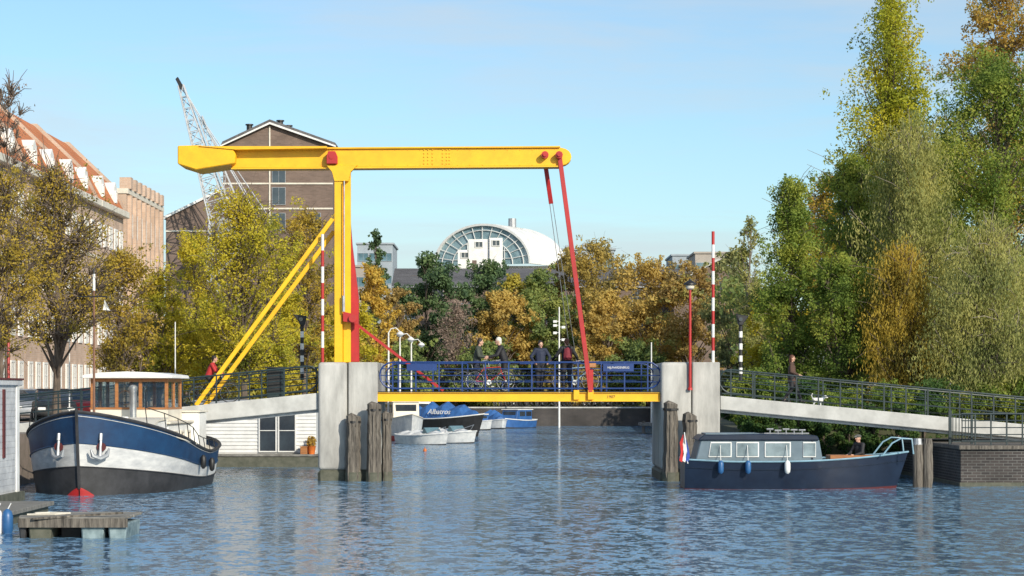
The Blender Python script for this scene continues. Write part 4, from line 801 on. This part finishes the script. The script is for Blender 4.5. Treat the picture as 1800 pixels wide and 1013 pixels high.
def arcp(rx,rz,y,n_=28): return [av(rx*math.cos(math.pi*k/n_),y,rz*math.sin(math.pi*k/n_)) for k in range(n_+1)]
def vault(rx,rz,rx2,rz2,y0,y1,nm,m_):
    A=arcp(rx,rz,y0);B=arcp(rx,rz,y1);C_=arcp(rx2,rz2,y1);E=arcp(rx2,rz2,y0); k=len(A); a=MB(); a.add(A+B+C_+E,[(j*k+i,j*k+i+1,((j+1)%4)*k+i+1,((j+1)%4)*k+i) for j in range(4) for i in range(k-1)]); return a.build(nm,m_,aw,smooth=True)
vault(Rx,Rz_,Rx-.25,Rz_-.25,0,.6,'front_arch','white'); vault(Rx-.05,Rz_-.05,Rx-.4,Rz_-.4,.6,9.5,'vault_roof','white')
for k in range(4): vault(Rx+.06,Rz_+.06,Rx-.1,Rz_-.1,1.8+k*2.2,1.95+k*2.2,'roof_rib','white')
A=arcp(Rx-.25,Rz_-.25,.35); MB().add(A,[tuple(range(len(A)))]).build('glass_front','glassd',aw,nofix=True)
a=MB()
for rr_ in (.62,.84): a.tube(arcp(Rx*rr_,Rz_*rr_,.22),.06,5)
for k in range(1,14):
    t_=math.pi*k/14; a.cyl(av(Rx*.62*math.cos(t_),.22,Rz_*.62*math.sin(t_)),av((Rx-.2)*math.cos(t_),.22,(Rz_-.2)*math.sin(t_)),.045,n=5)
for x_ in (-3,-2,-1,0,1,2,3): a.cyl(av(x_,.22,0),av(x_,.22,Rz_*.62*math.sqrt(max(0,1-(x_/(Rx*.62))**2))),.045,n=5)
for z_ in (.7,1.6,2.5): xx=Rx*.62*math.sqrt(1-(z_/(Rz_*.62))**2); a.cyl(av(-xx,.22,z_),av(xx,.22,z_),.045,n=5)
a.build('glazing_bars','white',aw)
MB().box(X(795,D),X(975,D),D+2,D+14,1.6,zc).build('lower_storeys','white',aw)
for (p0,p1,t0) in ((808,832,448),(826,862,430),(862,884,428)): 
    MB().box(X(p0,D-9),X(p1,D-9),D-9-p0*.01,D-4,8,Z(t0,D-9)).build('front_block','white',aw)
    win(aw,((X(p0,D-9)+X(p1,D-9))/2,D-9.03-p0*.01,Z(t0+9,D-9)),.9,.7,'y','white','glass',(1,0),.07)
MB().cyl(av(1.5,5,Rz_-.2),av(1.5,5,Rz_+.9),.5,n=10).build('roof_vent','grey',aw)
def block(label,px0,px1,top,D,m_,depth=12,rows=1):
    t=thing('office_block',label,'building',((X(px0,D)+X(px1,D))/2,D,1.6)); MB().box(X(px0,D),X(px1,D),D,D+depth,1.6,Z(top,D)).build('wall',m_,t); MB().box(X(px0,D)-.2,X(px1,D)+.2,D-.2,D+depth,Z(top,D),Z(top,D)+.25).build('parapet',m_,t)
    n_=max(2,int((px1-px0)/18))
    for i in range(n_):
        for r_ in range(rows): win(t,(X(px0+(px1-px0)*(i+.5)/n_,D),D-.03,Z(top,D)-1.8-r_*3.2),1.5,1.2,'y','paleblk','glassb',(1,0),.06)
    return t
M['paleblk']=mat('hazy_grey_cladding',(.34,.39,.43),(.28,.32,.36),.6,.8)  # distance haze is put into this cladding colour
M['tanblk']=mat('tan_cladding',(.38,.34,.30),(.32,.29,.26),.6,.8)
block('pale grey office block right of the yellow column',628,690,430,300,'paleblk',rows=2)
t=block('dark grey flat building right of the arched roof',978,1080,440,290,'paleblk'); 
for (px,h_) in ((1000,431),(1030,428),(1050,434)): D=293; MB().box(X(px-6,D)-0,X(px+6,D),D,D+3,Z(442,D),Z(h_,D)).build('roof_plant','paleblk',t)
block('tan flat building right of the long dark roof',1222,1290,446,285,'tanblk'); block('grey flat building behind the tan one',1182,1232,450,300,'paleblk'); block('distant low building left of the deep green tree',560,640,470,260,'tanblk')
def wood(name,label,px0,px1,top,D,n_,lm,ls):
    t=thing(name,label,'wood',((X(px0,D)+X(px1,D))/2,D,1.6)); t['kind']='stuff'
    o0=ORG[t.name]; cl=[]
    for i in range(130): px=random.uniform(px0,px1); z=random.uniform(0,Z(top,D)-1.6)*.95; r_=random.uniform(1.2,2.2); cl.append((X(px,D)-o0.x,random.uniform(-3,3),z,r_,r_,r_*.9,r_**3))
    o=leaves(cl,n_,ls,lm,t,'foliage'); o['kind']='stuff'
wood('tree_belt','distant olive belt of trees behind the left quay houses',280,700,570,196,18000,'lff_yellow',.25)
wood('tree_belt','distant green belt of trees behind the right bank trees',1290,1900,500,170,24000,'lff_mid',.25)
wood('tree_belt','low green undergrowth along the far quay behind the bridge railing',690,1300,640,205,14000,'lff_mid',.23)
# ---------------- bicycles ----------------
def bicycle(label,loc,rz,m_,group=None,detail=True,basket=False):
    t=thing('bicycle',label,'bicycle',(0,0,0),group)
    for x_ in (-.53,.53):
        a=MB().tube([(x_+.335*math.cos(k*math.pi/10),0,.35+.335*math.sin(k*math.pi/10)) for k in range(20)],.017,6,closed=True); wh=a.build('wheel','rubber',t,smooth=True)
        s_=MB().tube([(x_+.31*math.cos(k*math.pi/10),0,.35+.31*math.sin(k*math.pi/10)) for k in range(20)],.006,5,closed=True)
        for k in range(12): s_.cyl((x_,0,.35),(x_+.31*math.cos(k*math.pi/6),0,.35+.31*math.sin(k*math.pi/6)),.002,n=3)
        s_.cyl((x_,-.04,.35),(x_,.04,.35),.025,n=8); s_.build('rim','steel',wh)
        MB().tube([(x_+.375*math.cos(R(k)),0,.35+.375*math.sin(R(k))) for k in range((20 if x_<0 else 30),(190 if x_<0 else 150),15)],.014,5).build('mudguard','black',t)
    bbk=(-.06,0,.3); st=(-.22,0,.78); hd1=(.34,0,.82); hd0=(.38,0,.66)
    a=MB(); 
    for p,q in ((bbk,st),(st,hd1),(bbk,hd0),(hd1,hd0),(bbk,(-.53,0,.35)),(st,(-.53,0,.35)),(hd0,(.53,0,.35))): a.cyl(p,q,.015,n=7)
    a.build('frame',m_,t,smooth=True)
    MB().cyl(st,(-.25,0,.92),.013,n=6).build('seat_post','steel',t); MB().cyl(hd1,(.31,0,1.0),.013,n=6).build('stem','steel',t)
    MB().prism([(-.38,.92),(-.10,.93),(-.08,.95),(-.2,.965),(-.38,.985),(-.4,.95)],-.055,.055).build('saddle','black',t,bevel=.015)
    MB().tube([(.12,-.28,1.02),(.28,-.24,1.05),(.33,-.08,1.0),(.33,.08,1.0),(.28,.24,1.05),(.12,.28,1.02)],.014,6).build('handlebar','steel',t,smooth=True)
    MB().cyl((-.06,-.07,.3),(.04,-.07,.16),.011,n=5).cyl((-.06,.07,.3),(-.16,.07,.44),.011,n=5).cyl((-.06,-.06,.3),(-.06,-.05,.3),.09,n=12).box(0,.09,-.15,-.07,.15,.17).box(-.21,-.12,.07,.15,.43,.45).build('crank','steel',t)
    MB().box(-.78,-.3,-.06,.06,.735,.75).cyl((-.72,.05,.74),(-.53,.05,.35),.008,n=4).cyl((-.72,-.05,.74),(-.53,-.05,.35),.008,n=4).build('rack','black',t)
    if basket: MB().box(.42,.68,-.17,.17,.8,1.02).build('basket','wood',t,bevel=.02)
    t.location=loc; t.rotation_euler.z=rz; return t
zd=2.955
bicycle('dark bicycle held by the person in the dark green jacket',(X(842,71.2),71.2,zd),0,'black')
bicycle('red bicycle standing between the two people with bicycles',(X(862,70.8),70.8,zd),R(14),'red')
bicycle('dark bicycle held by the white haired person',(X(893,71.5),71.5,zd),R(180),'dark')
bicycle('light blue bicycle beside the person with the maroon backpack',(X(1012,71.4),71.4,zd),R(20),'palebike',basket=True)
sl_=-math.atan((752-691)/600); cb=bicycle('dark bicycle ridden up the left ramp',(X(378,71.6),71.6,Z(709.5,BD)-.04),0,'black'); cb.rotation_euler.y=sl_
pb=bicycle('parked bicycle on the far quay wall, leftmost of the row',(X(870,184.9),184.9,1.66),R(80),'black','bicycles parked along the far quay')
for i in range(22):
    dup(pb,(X(880+i*11+random.uniform(-3,3),185),184.9+random.random()*.5,1.66),R(random.uniform(20,160)),'parked bicycle on the far quay wall, one of a dense dark row','bicycles parked along the far quay')
# ---------------- people ----------------
def person(label,loc,rz,pose,jac,tro,hair,hairstyle='short',extra=None,scale=1.,shoe='black',coat=0,group=None):
    t=thing('person',label,'person',(0,0,0),group)
    J={k:V(v) for k,v in dict(pel=(0,0,.94),che=(0,0,1.26),nec=(0,.01,1.44),hea=(0,-.015,1.575),
      shL=(.165,0,1.385),shR=(-.165,0,1.385),elL=(.23,.04,1.11),elR=(-.23,.04,1.11),wrL=(.24,-.06,.86),wrR=(-.24,-.06,.86),
      hiL=(.09,0,.92),hiR=(-.09,0,.92),knL=(.10,-.02,.49),knR=(-.10,-.02,.49),anL=(.10,.03,.09),anR=(-.10,.03,.09)).items()}
    for k,v in pose.items(): J[k]=V(v)
    b_=MB(); b_.cap(J['pel'],J['che'],.105,.11).cap(J['pel']+V((.05,0,0)),J['che']+V((.06,0,0)),.09,.09).cap(J['pel']-V((.05,0,0)),J['che']-V((.06,0,0)),.09,.09)
    b_.cap(J['shL'],J['shR'],.06,.06).cap(J['che']+V((0,.01,.1)),J['nec'],.06,.048).cap(J['nec'],J['hea'],.046,.05)
    h=J['hea']; up=(h-J['nec']).normalized(); fw=V(pose['look']) if 'look' in pose else V((0,-1,0)); fw=fw.normalized(); sd=fw.cross(V((0,0,1))).normalized()
    b_.ell(h+V((0,0,.02)),(.074,.088,.108)); b_.cap(h+fw*.035+V((0,0,-.05)),h+fw*.05+V((0,0,-.075)),.045,.03)
    b_.cap(h+fw*.085+V((0,0,.02)),h+fw*.103+V((0,0,-.012)),.01,.015,6)
    for s_ in (1,-1): b_.cap(h+sd*s_*.073+V((0,0,.02)),h+sd*s_*.076+V((0,0,-.015)),.016,.012,6)
    for S in 'LR':
        sg=1 if S=='L' else -1
        b_.cap(J['sh'+S],J['el'+S],.052,.04).cap(J['el'+S],J['wr'+S],.038,.026)
        b_.cap(J['hi'+S],J['kn'+S],.088,.058).cap(J['kn'+S],J['an'+S],.055,.038)
        d=(J['wr'+S]-J['el'+S]).normalized(); pn=V((-sg,0,0)) if abs(d.x)<.8 else V((0,-1,0)); sv=d.cross(pn).normalized(); pn=sv.cross(d).normalized(); w0=J['wr'+S]
        for k in range(4): b_.cap(w0+sv*(k-1.5)*.012,w0+d*.085+sv*(k-1.5)*.021,.016,.012,6)
        for k,ln in enumerate((.034,.041,.038,.03)):
            k0=w0+d*.088+sv*(k-1.5)*.023; k1=k0+d*ln+pn*.008; k2=k1+(d*.5+pn*.8).normalized()*ln*.9; b_.cap(k0,k1,.0095,.009,6).cap(k1,k2,.009,.0075,6)
        tb=w0+d*.03+sv*-.03; b_.cap(tb,tb+d*.03+sv*-.02+pn*.01,.013,.011,6).cap(tb+d*.03+sv*-.02+pn*.01,tb+d*.06+sv*-.025+pn*.028,.011,.008,6)
        an=J['an'+S]; td=V(pose.get('toe'+S,(0,-1,0))).normalized(); b_.cap(an+td*-.03+V((0,0,-.05)),an+td*.12+V((0,0,-.06)),.034,.028)
        s_=MB(); s_.cap(an+td*-.04+V((0,0,-.045)),an+td*.13+V((0,0,-.055)),.046,.038).cap(an+V((0,0,.03)),an+V((0,0,-.04)),.05,.048); remesh(s_,.014,'shoe',shoe,t)
    remesh(b_,.0095,'body','skin',t,1)
    j=MB(); pc=J['pel']+(J['che']-J['pel'])*.05-V((0,0,coat)); j.cap(pc,J['che'],.135+coat*.1,.128).cap(pc+V((.055,0,0)),J['che']+V((.065,0,0)),.115+coat*.1,.105).cap(pc-V((.055,0,0)),J['che']-V((.065,0,0)),.115+coat*.1,.105).cap(J['shL'],J['shR'],.075,.075).cap(J['che']+V((0,0,.08)),J['nec']-V((0,0,.02)),.09,.062)
    for S in 'LR': j.cap(J['sh'+S],J['el'+S],.07,.056).cap(J['el'+S],J['el'+S].lerp(J['wr'+S],.95),.054,.041)
    remesh(j,.016,'jacket',jac,t,2)
    q=MB(); q.cap(J['hiL'],J['hiR'],.115,.115).cap(J['pel'],J['pel']+V((0,0,.05)),.12,.12)
    for S in 'LR': q.cap(J['hi'+S],J['kn'+S],.105,.072).cap(J['kn'+S],J['an'+S]+V((0,0,.03)),.07,.052)
    remesh(q,.016,'trousers',tro,t,2)
    hh=MB(); hh.ell(h-fw*.018+V((0,0,.045)),(.086,.096,.098)); hh.cap(h-fw*.05+V((0,0,.03)),h-fw*.06+V((0,0,-.05)),.06,.05)
    if hairstyle=='long': hh.cap(h-fw*.06+V((0,0,0)),h-fw*.075+V((0,0,-.2)),.065,.04).cap(h+sd*.06-fw*.02,h+sd*.075-fw*.02+V((0,0,-.13)),.03,.025).cap(h-sd*.06-fw*.02,h-sd*.075-fw*.02+V((0,0,-.13)),.03,.025)
    if hairstyle=='bun': hh.ell(h-fw*.09+V((0,0,.08)),(.045,.045,.045))
    if hairstyle!='cap': remesh(hh,.012,'hair',hair,t,2)
    else:
        hh=MB(); hh.ell(h+V((0,0,.07)),(.098,.104,.06)); hh.cap(h+fw*.06+V((0,0,.06)),h+fw*.13+V((0,0,.05)),.05,.03); remesh(hh,.012,'flat_cap',hair,t,1)
    for s_ in (1,-1): e=h+fw*.082+sd*s_*.03+V((0,0,.022)); MB().ell(e,(.011,.011,.008),8,5).build('eye','black',t)
    MB().cap(h+fw*.087+sd*.02+V((0,0,-.045)),h+fw*.087-sd*.02+V((0,0,-.045)),.006,.006,6).build('mouth','red',t)
    if extra: extra(t,J)
    t.location=loc; t.rotation_euler.z=rz; t.scale=(scale,)*3; return t
M['jgreen']=mat('dark_green_jacket',(.06,.07,.055),(.035,.045,.035),5,.8); M['jblack']=mat('black_jacket',(.022,.022,.026),(.012,.012,.015),5,.7); M['jnavy']=mat('navy_jacket',(.02,.028,.06),(.012,.018,.04),5,.75)
M['jbrown']=mat('brown_coat',(.10,.055,.04),(.06,.035,.028),5,.85); M['jred']=mat('red_jacket',(.5,.03,.03),(.35,.02,.02),5,.7); M['jeans']=mat('dark_jeans',(.03,.04,.07),(.02,.025,.045),6,.85)
M['hwhite']=mat('white_hair',(.72,.70,.64),(.55,.52,.47),12,.7); M['hdark']=mat('dark_hair',(.03,.02,.015),(.015,.01,.008),12,.6); M['hauburn']=mat('auburn_hair',(.14,.05,.025),(.07,.025,.012),12,.6); M['maroon']=mat('maroon_pack',(.2,.022,.035),(.13,.015,.025),4,.8); M['capgrey']=mat('grey_cap',(.13,.13,.12),(.08,.08,.075),8,.9)
fwdarms=dict(elL=(.24,-.12,1.12),wrL=(.2,-.38,1.08),elR=(-.24,-.12,1.12),wrR=(-.2,-.38,1.08))
person('person in dark green jacket standing with a bicycle, leftmost on the bridge',(X(838,71.4),71.4,zd),R(80),dict(fwdarms,che=(0,-.05,1.25),nec=(0,-.08,1.43),hea=(0,-.12,1.56),shL=(.165,-.06,1.375),shR=(-.165,-.06,1.375)),'jgreen','jeans','hdark',scale=1.06)
person('person with white hair in a black jacket leaning to a bicycle on the bridge',(X(887,71.2),71.2,zd),R(-85),dict(fwdarms,che=(0,-.1,1.24),nec=(0,-.16,1.41),hea=(0,-.2,1.545),shL=(.165,-.12,1.36),shR=(-.165,-.12,1.36),elL=(.24,-.25,1.12),wrL=(.2,-.5,1.06),elR=(-.24,-.25,1.12),wrR=(-.2,-.5,1.06)),'jblack','jblack','hwhite',scale=1.09)
person('dark haired person in navy jacket facing the camera on the bridge',(X(950,70.75),70.75,zd),R(8),dict(hea=(.0,-.05,1.565),elL=(.32,.0,1.15),wrL=(.24,-.2,.98),elR=(-.32,.0,1.15),wrR=(-.24,-.2,.98),look=(.25,-1,-.2),knL=(.06,-.04,.49),anL=(.03,.02,.09)),'jnavy','jblack','hdark','bun',scale=1.0)
def backpack(t,J):
    a=MB().cap((0,.2,1.12),(0,.19,1.32),.12,.1).cap((.07,.19,1.08),(.06,.18,1.32),.08,.07).cap((-.07,.19,1.08),(-.06,.18,1.32),.08,.07); b_=remesh(a,.015,'backpack','maroon',t); MB().cap((-.06,.30,1.1),(.06,.30,1.1),.035,.035).build('pocket','maroon',b_,smooth=True)
    for s_ in (1,-1): MB().tube([(s_*.1,.12,1.35),(s_*.12,.0,1.47),(s_*.12,-.13,1.35),(s_*.13,-.1,1.1),(s_*.12,.12,1.06)],.016,6).build('strap','black',b_)
person('person with a maroon backpack seen from behind on the bridge',(X(996,70.8),70.8,zd),R(180+10),dict(elL=(.33,-.06,1.14),wrL=(.42,-.26,1.03),elR=(-.33,-.06,1.14),wrR=(-.42,-.26,1.03),look=(.3,-1,0)),'jblack','jblack','hauburn','short',backpack,1.04)
zr=Z(696+(1392-1266)*.0938,BD)-.04
person('person in brown coat with long auburn hair walking on the right ramp',(X(1392,71.0),71.0,zr),R(75),dict(knL=(.09,-.16,.52),anL=(.09,-.3,.12),knR=(-.09,-.0,.5),anR=(-.09,.27,.13),elR=(-.22,.0,1.12),wrR=(-.2,-.26,1.0),elL=(.22,.1,1.13),wrL=(.22,.02,.88)),'jbrown','jblack','hauburn','long',coat=.16,scale=.96)
dg=thing('dog','small white fluffy dog on a leash on the right ramp','dog',(0,0,0)); a=MB(); a.cap((-.12,0,.2),(.1,0,.21),.075,.085).cap((.12,0,.24),(.2,0,.31),.055,.055).ell((.23,0,.33),(.065,.055,.055)).cap((.27,0,.32),(.31,0,.31),.028,.02).cap((.2,.045,.37),(.19,.055,.32),.02,.015).cap((.2,-.045,.37),(.19,-.055,.32),.02,.015)
for sy in (-.045,.045): a.cap((.1,sy,.18),(.09,sy,.1),.03,.022).cap((.09,sy,.1),(.1,sy,.02),.022,.02).cap((-.12,sy,.2),(-.09,sy,.12),.042,.028).cap((-.09,sy,.12),(-.14,sy,.075),.026,.02).cap((-.14,sy,.075),(-.13,sy,.02),.02,.02)
a.cap((-.18,0,.24),(-.24,0,.34),.025,.02).cap((-.24,0,.34),(-.2,0,.4),.02,.015); remesh(a,.011,'body','white',dg,1); MB().ell((.33,0,.315),(.012,.012,.01),8,5).build('nose','black',dg)
for s_ in (1,-1): MB().ell((.275,.03*s_,.35),(.008,.008,.008),6,4).build('eye','black',dg)
zdg=Z(696+(1437-1266)*.0938,BD)-.04; dg.location=(X(1437,70.9),70.9,zdg); dg.rotation_euler=(0,R(5),0)
MB_=MB().tube([(X(1398,70.9),70.9,zr+.93),(X(1412,70.9),70.9,zr+.5),(X(1438,70.9),70.9,zdg+.29)],.008,5); tag(MB_.build('leash','black'),'thin dark leash between the walking person and the white dog','leash')
person('person in red jacket riding a bicycle up the left ramp',(X(370,71.6),71.6,Z(710.5,BD)-.04),R(90),dict(pel=(0,.07,1.0),che=(0,-.04,1.3),nec=(0,-.1,1.47),hea=(0,-.15,1.6),hiL=(.09,.06,.97),hiR=(-.09,.06,.97),knL=(.1,-.3,.72),knR=(-.1,-.24,.6),anL=(.1,-.1,.42),anR=(-.1,-.17,.22),shL=(.165,-.08,1.41),shR=(-.165,-.08,1.41),elL=(.24,-.2,1.2),wrL=(.24,-.42,1.08),elR=(-.24,-.2,1.2),wrR=(-.24,-.42,1.08)),'jred','jblack','hdark','short',scale=.97)
D=64.5; person('person in dark jacket and flat cap sitting in the navy boat',(X(1512,D),D,.38),R(-60),dict(pel=(0,0,.5),che=(0,-.03,.82),nec=(0,-.05,1.0),hea=(0,-.08,1.13),hiL=(.09,0,.48),hiR=(-.09,0,.48),knL=(.13,-.42,.46),knR=(-.13,-.42,.46),anL=(.13,-.45,.09),anR=(-.13,-.45,.09),shL=(.175,-.04,.94),shR=(-.175,-.04,.94),elL=(.26,-.14,.7),wrL=(.16,-.36,.62),elR=(-.26,-.14,.7),wrR=(-.16,-.36,.62)),'jblack','jeans','capgrey','cap')
# ---------------- cars on the left quay ----------------
def car(label,loc,rz,m_):
    t=thing('parked_car',label,'car',(0,0,0),'cars parked on the left quay')
    MB().prism([(-2.1,.35),(-2.1,.85),(-1.95,.95),(-.1+1.2,.95),(1.95,.8),(2.1,.6),(2.1,.3),(1.75,.25),(-1.8,.25)],-.85,.85).build('body',m_,t,bevel=.08,seg=2,smooth=True)
    MB().prism([(-1.85,.93),(-1.5,1.4),(.25,1.42),(1.1,.93)],-.72,.72).build('glasshouse','glass',t,bevel=.05,smooth=True); MB().prism([(-1.48,1.41),(-1.4,1.47),(.15,1.48),(.27,1.42)],-.68,.68).build('roof',m_,t,bevel=.02)
    for x_ in (-1.3,1.3):
        for s_ in (-.8,.8): wh=MB().cyl((x_,s_-.1,.31),(x_,s_+.1,.31),.31,n=18).build('wheel','rubber',t,smooth=True); MB().cyl((x_,s_-.11,.31),(x_,s_+.11,.31),.18,n=12).build('rim','steel',wh)
    for s_ in (-.6,.6): MB().box(2.03,2.12,s_-.16,s_+.16,.58,.7).build('headlight','white',t,bevel=.02); MB().box(-2.12,-2.05,s_-.14,s_+.14,.66,.8).build('tail_light','red',t,bevel=.02)
    t.location=loc; t.rotation_euler.z=rz; return t
car('dark parked car on the left quay behind the barge bow',(X(95,90),90,1.6),R(-75),'black'); car('grey parked car on the left quay farther than the dark one',(X(60,98),98,1.6),R(-80),'grey'); car('red parked car on the left quay between the tree trunks',(X(150,103),103,1.6),R(-80),'red')
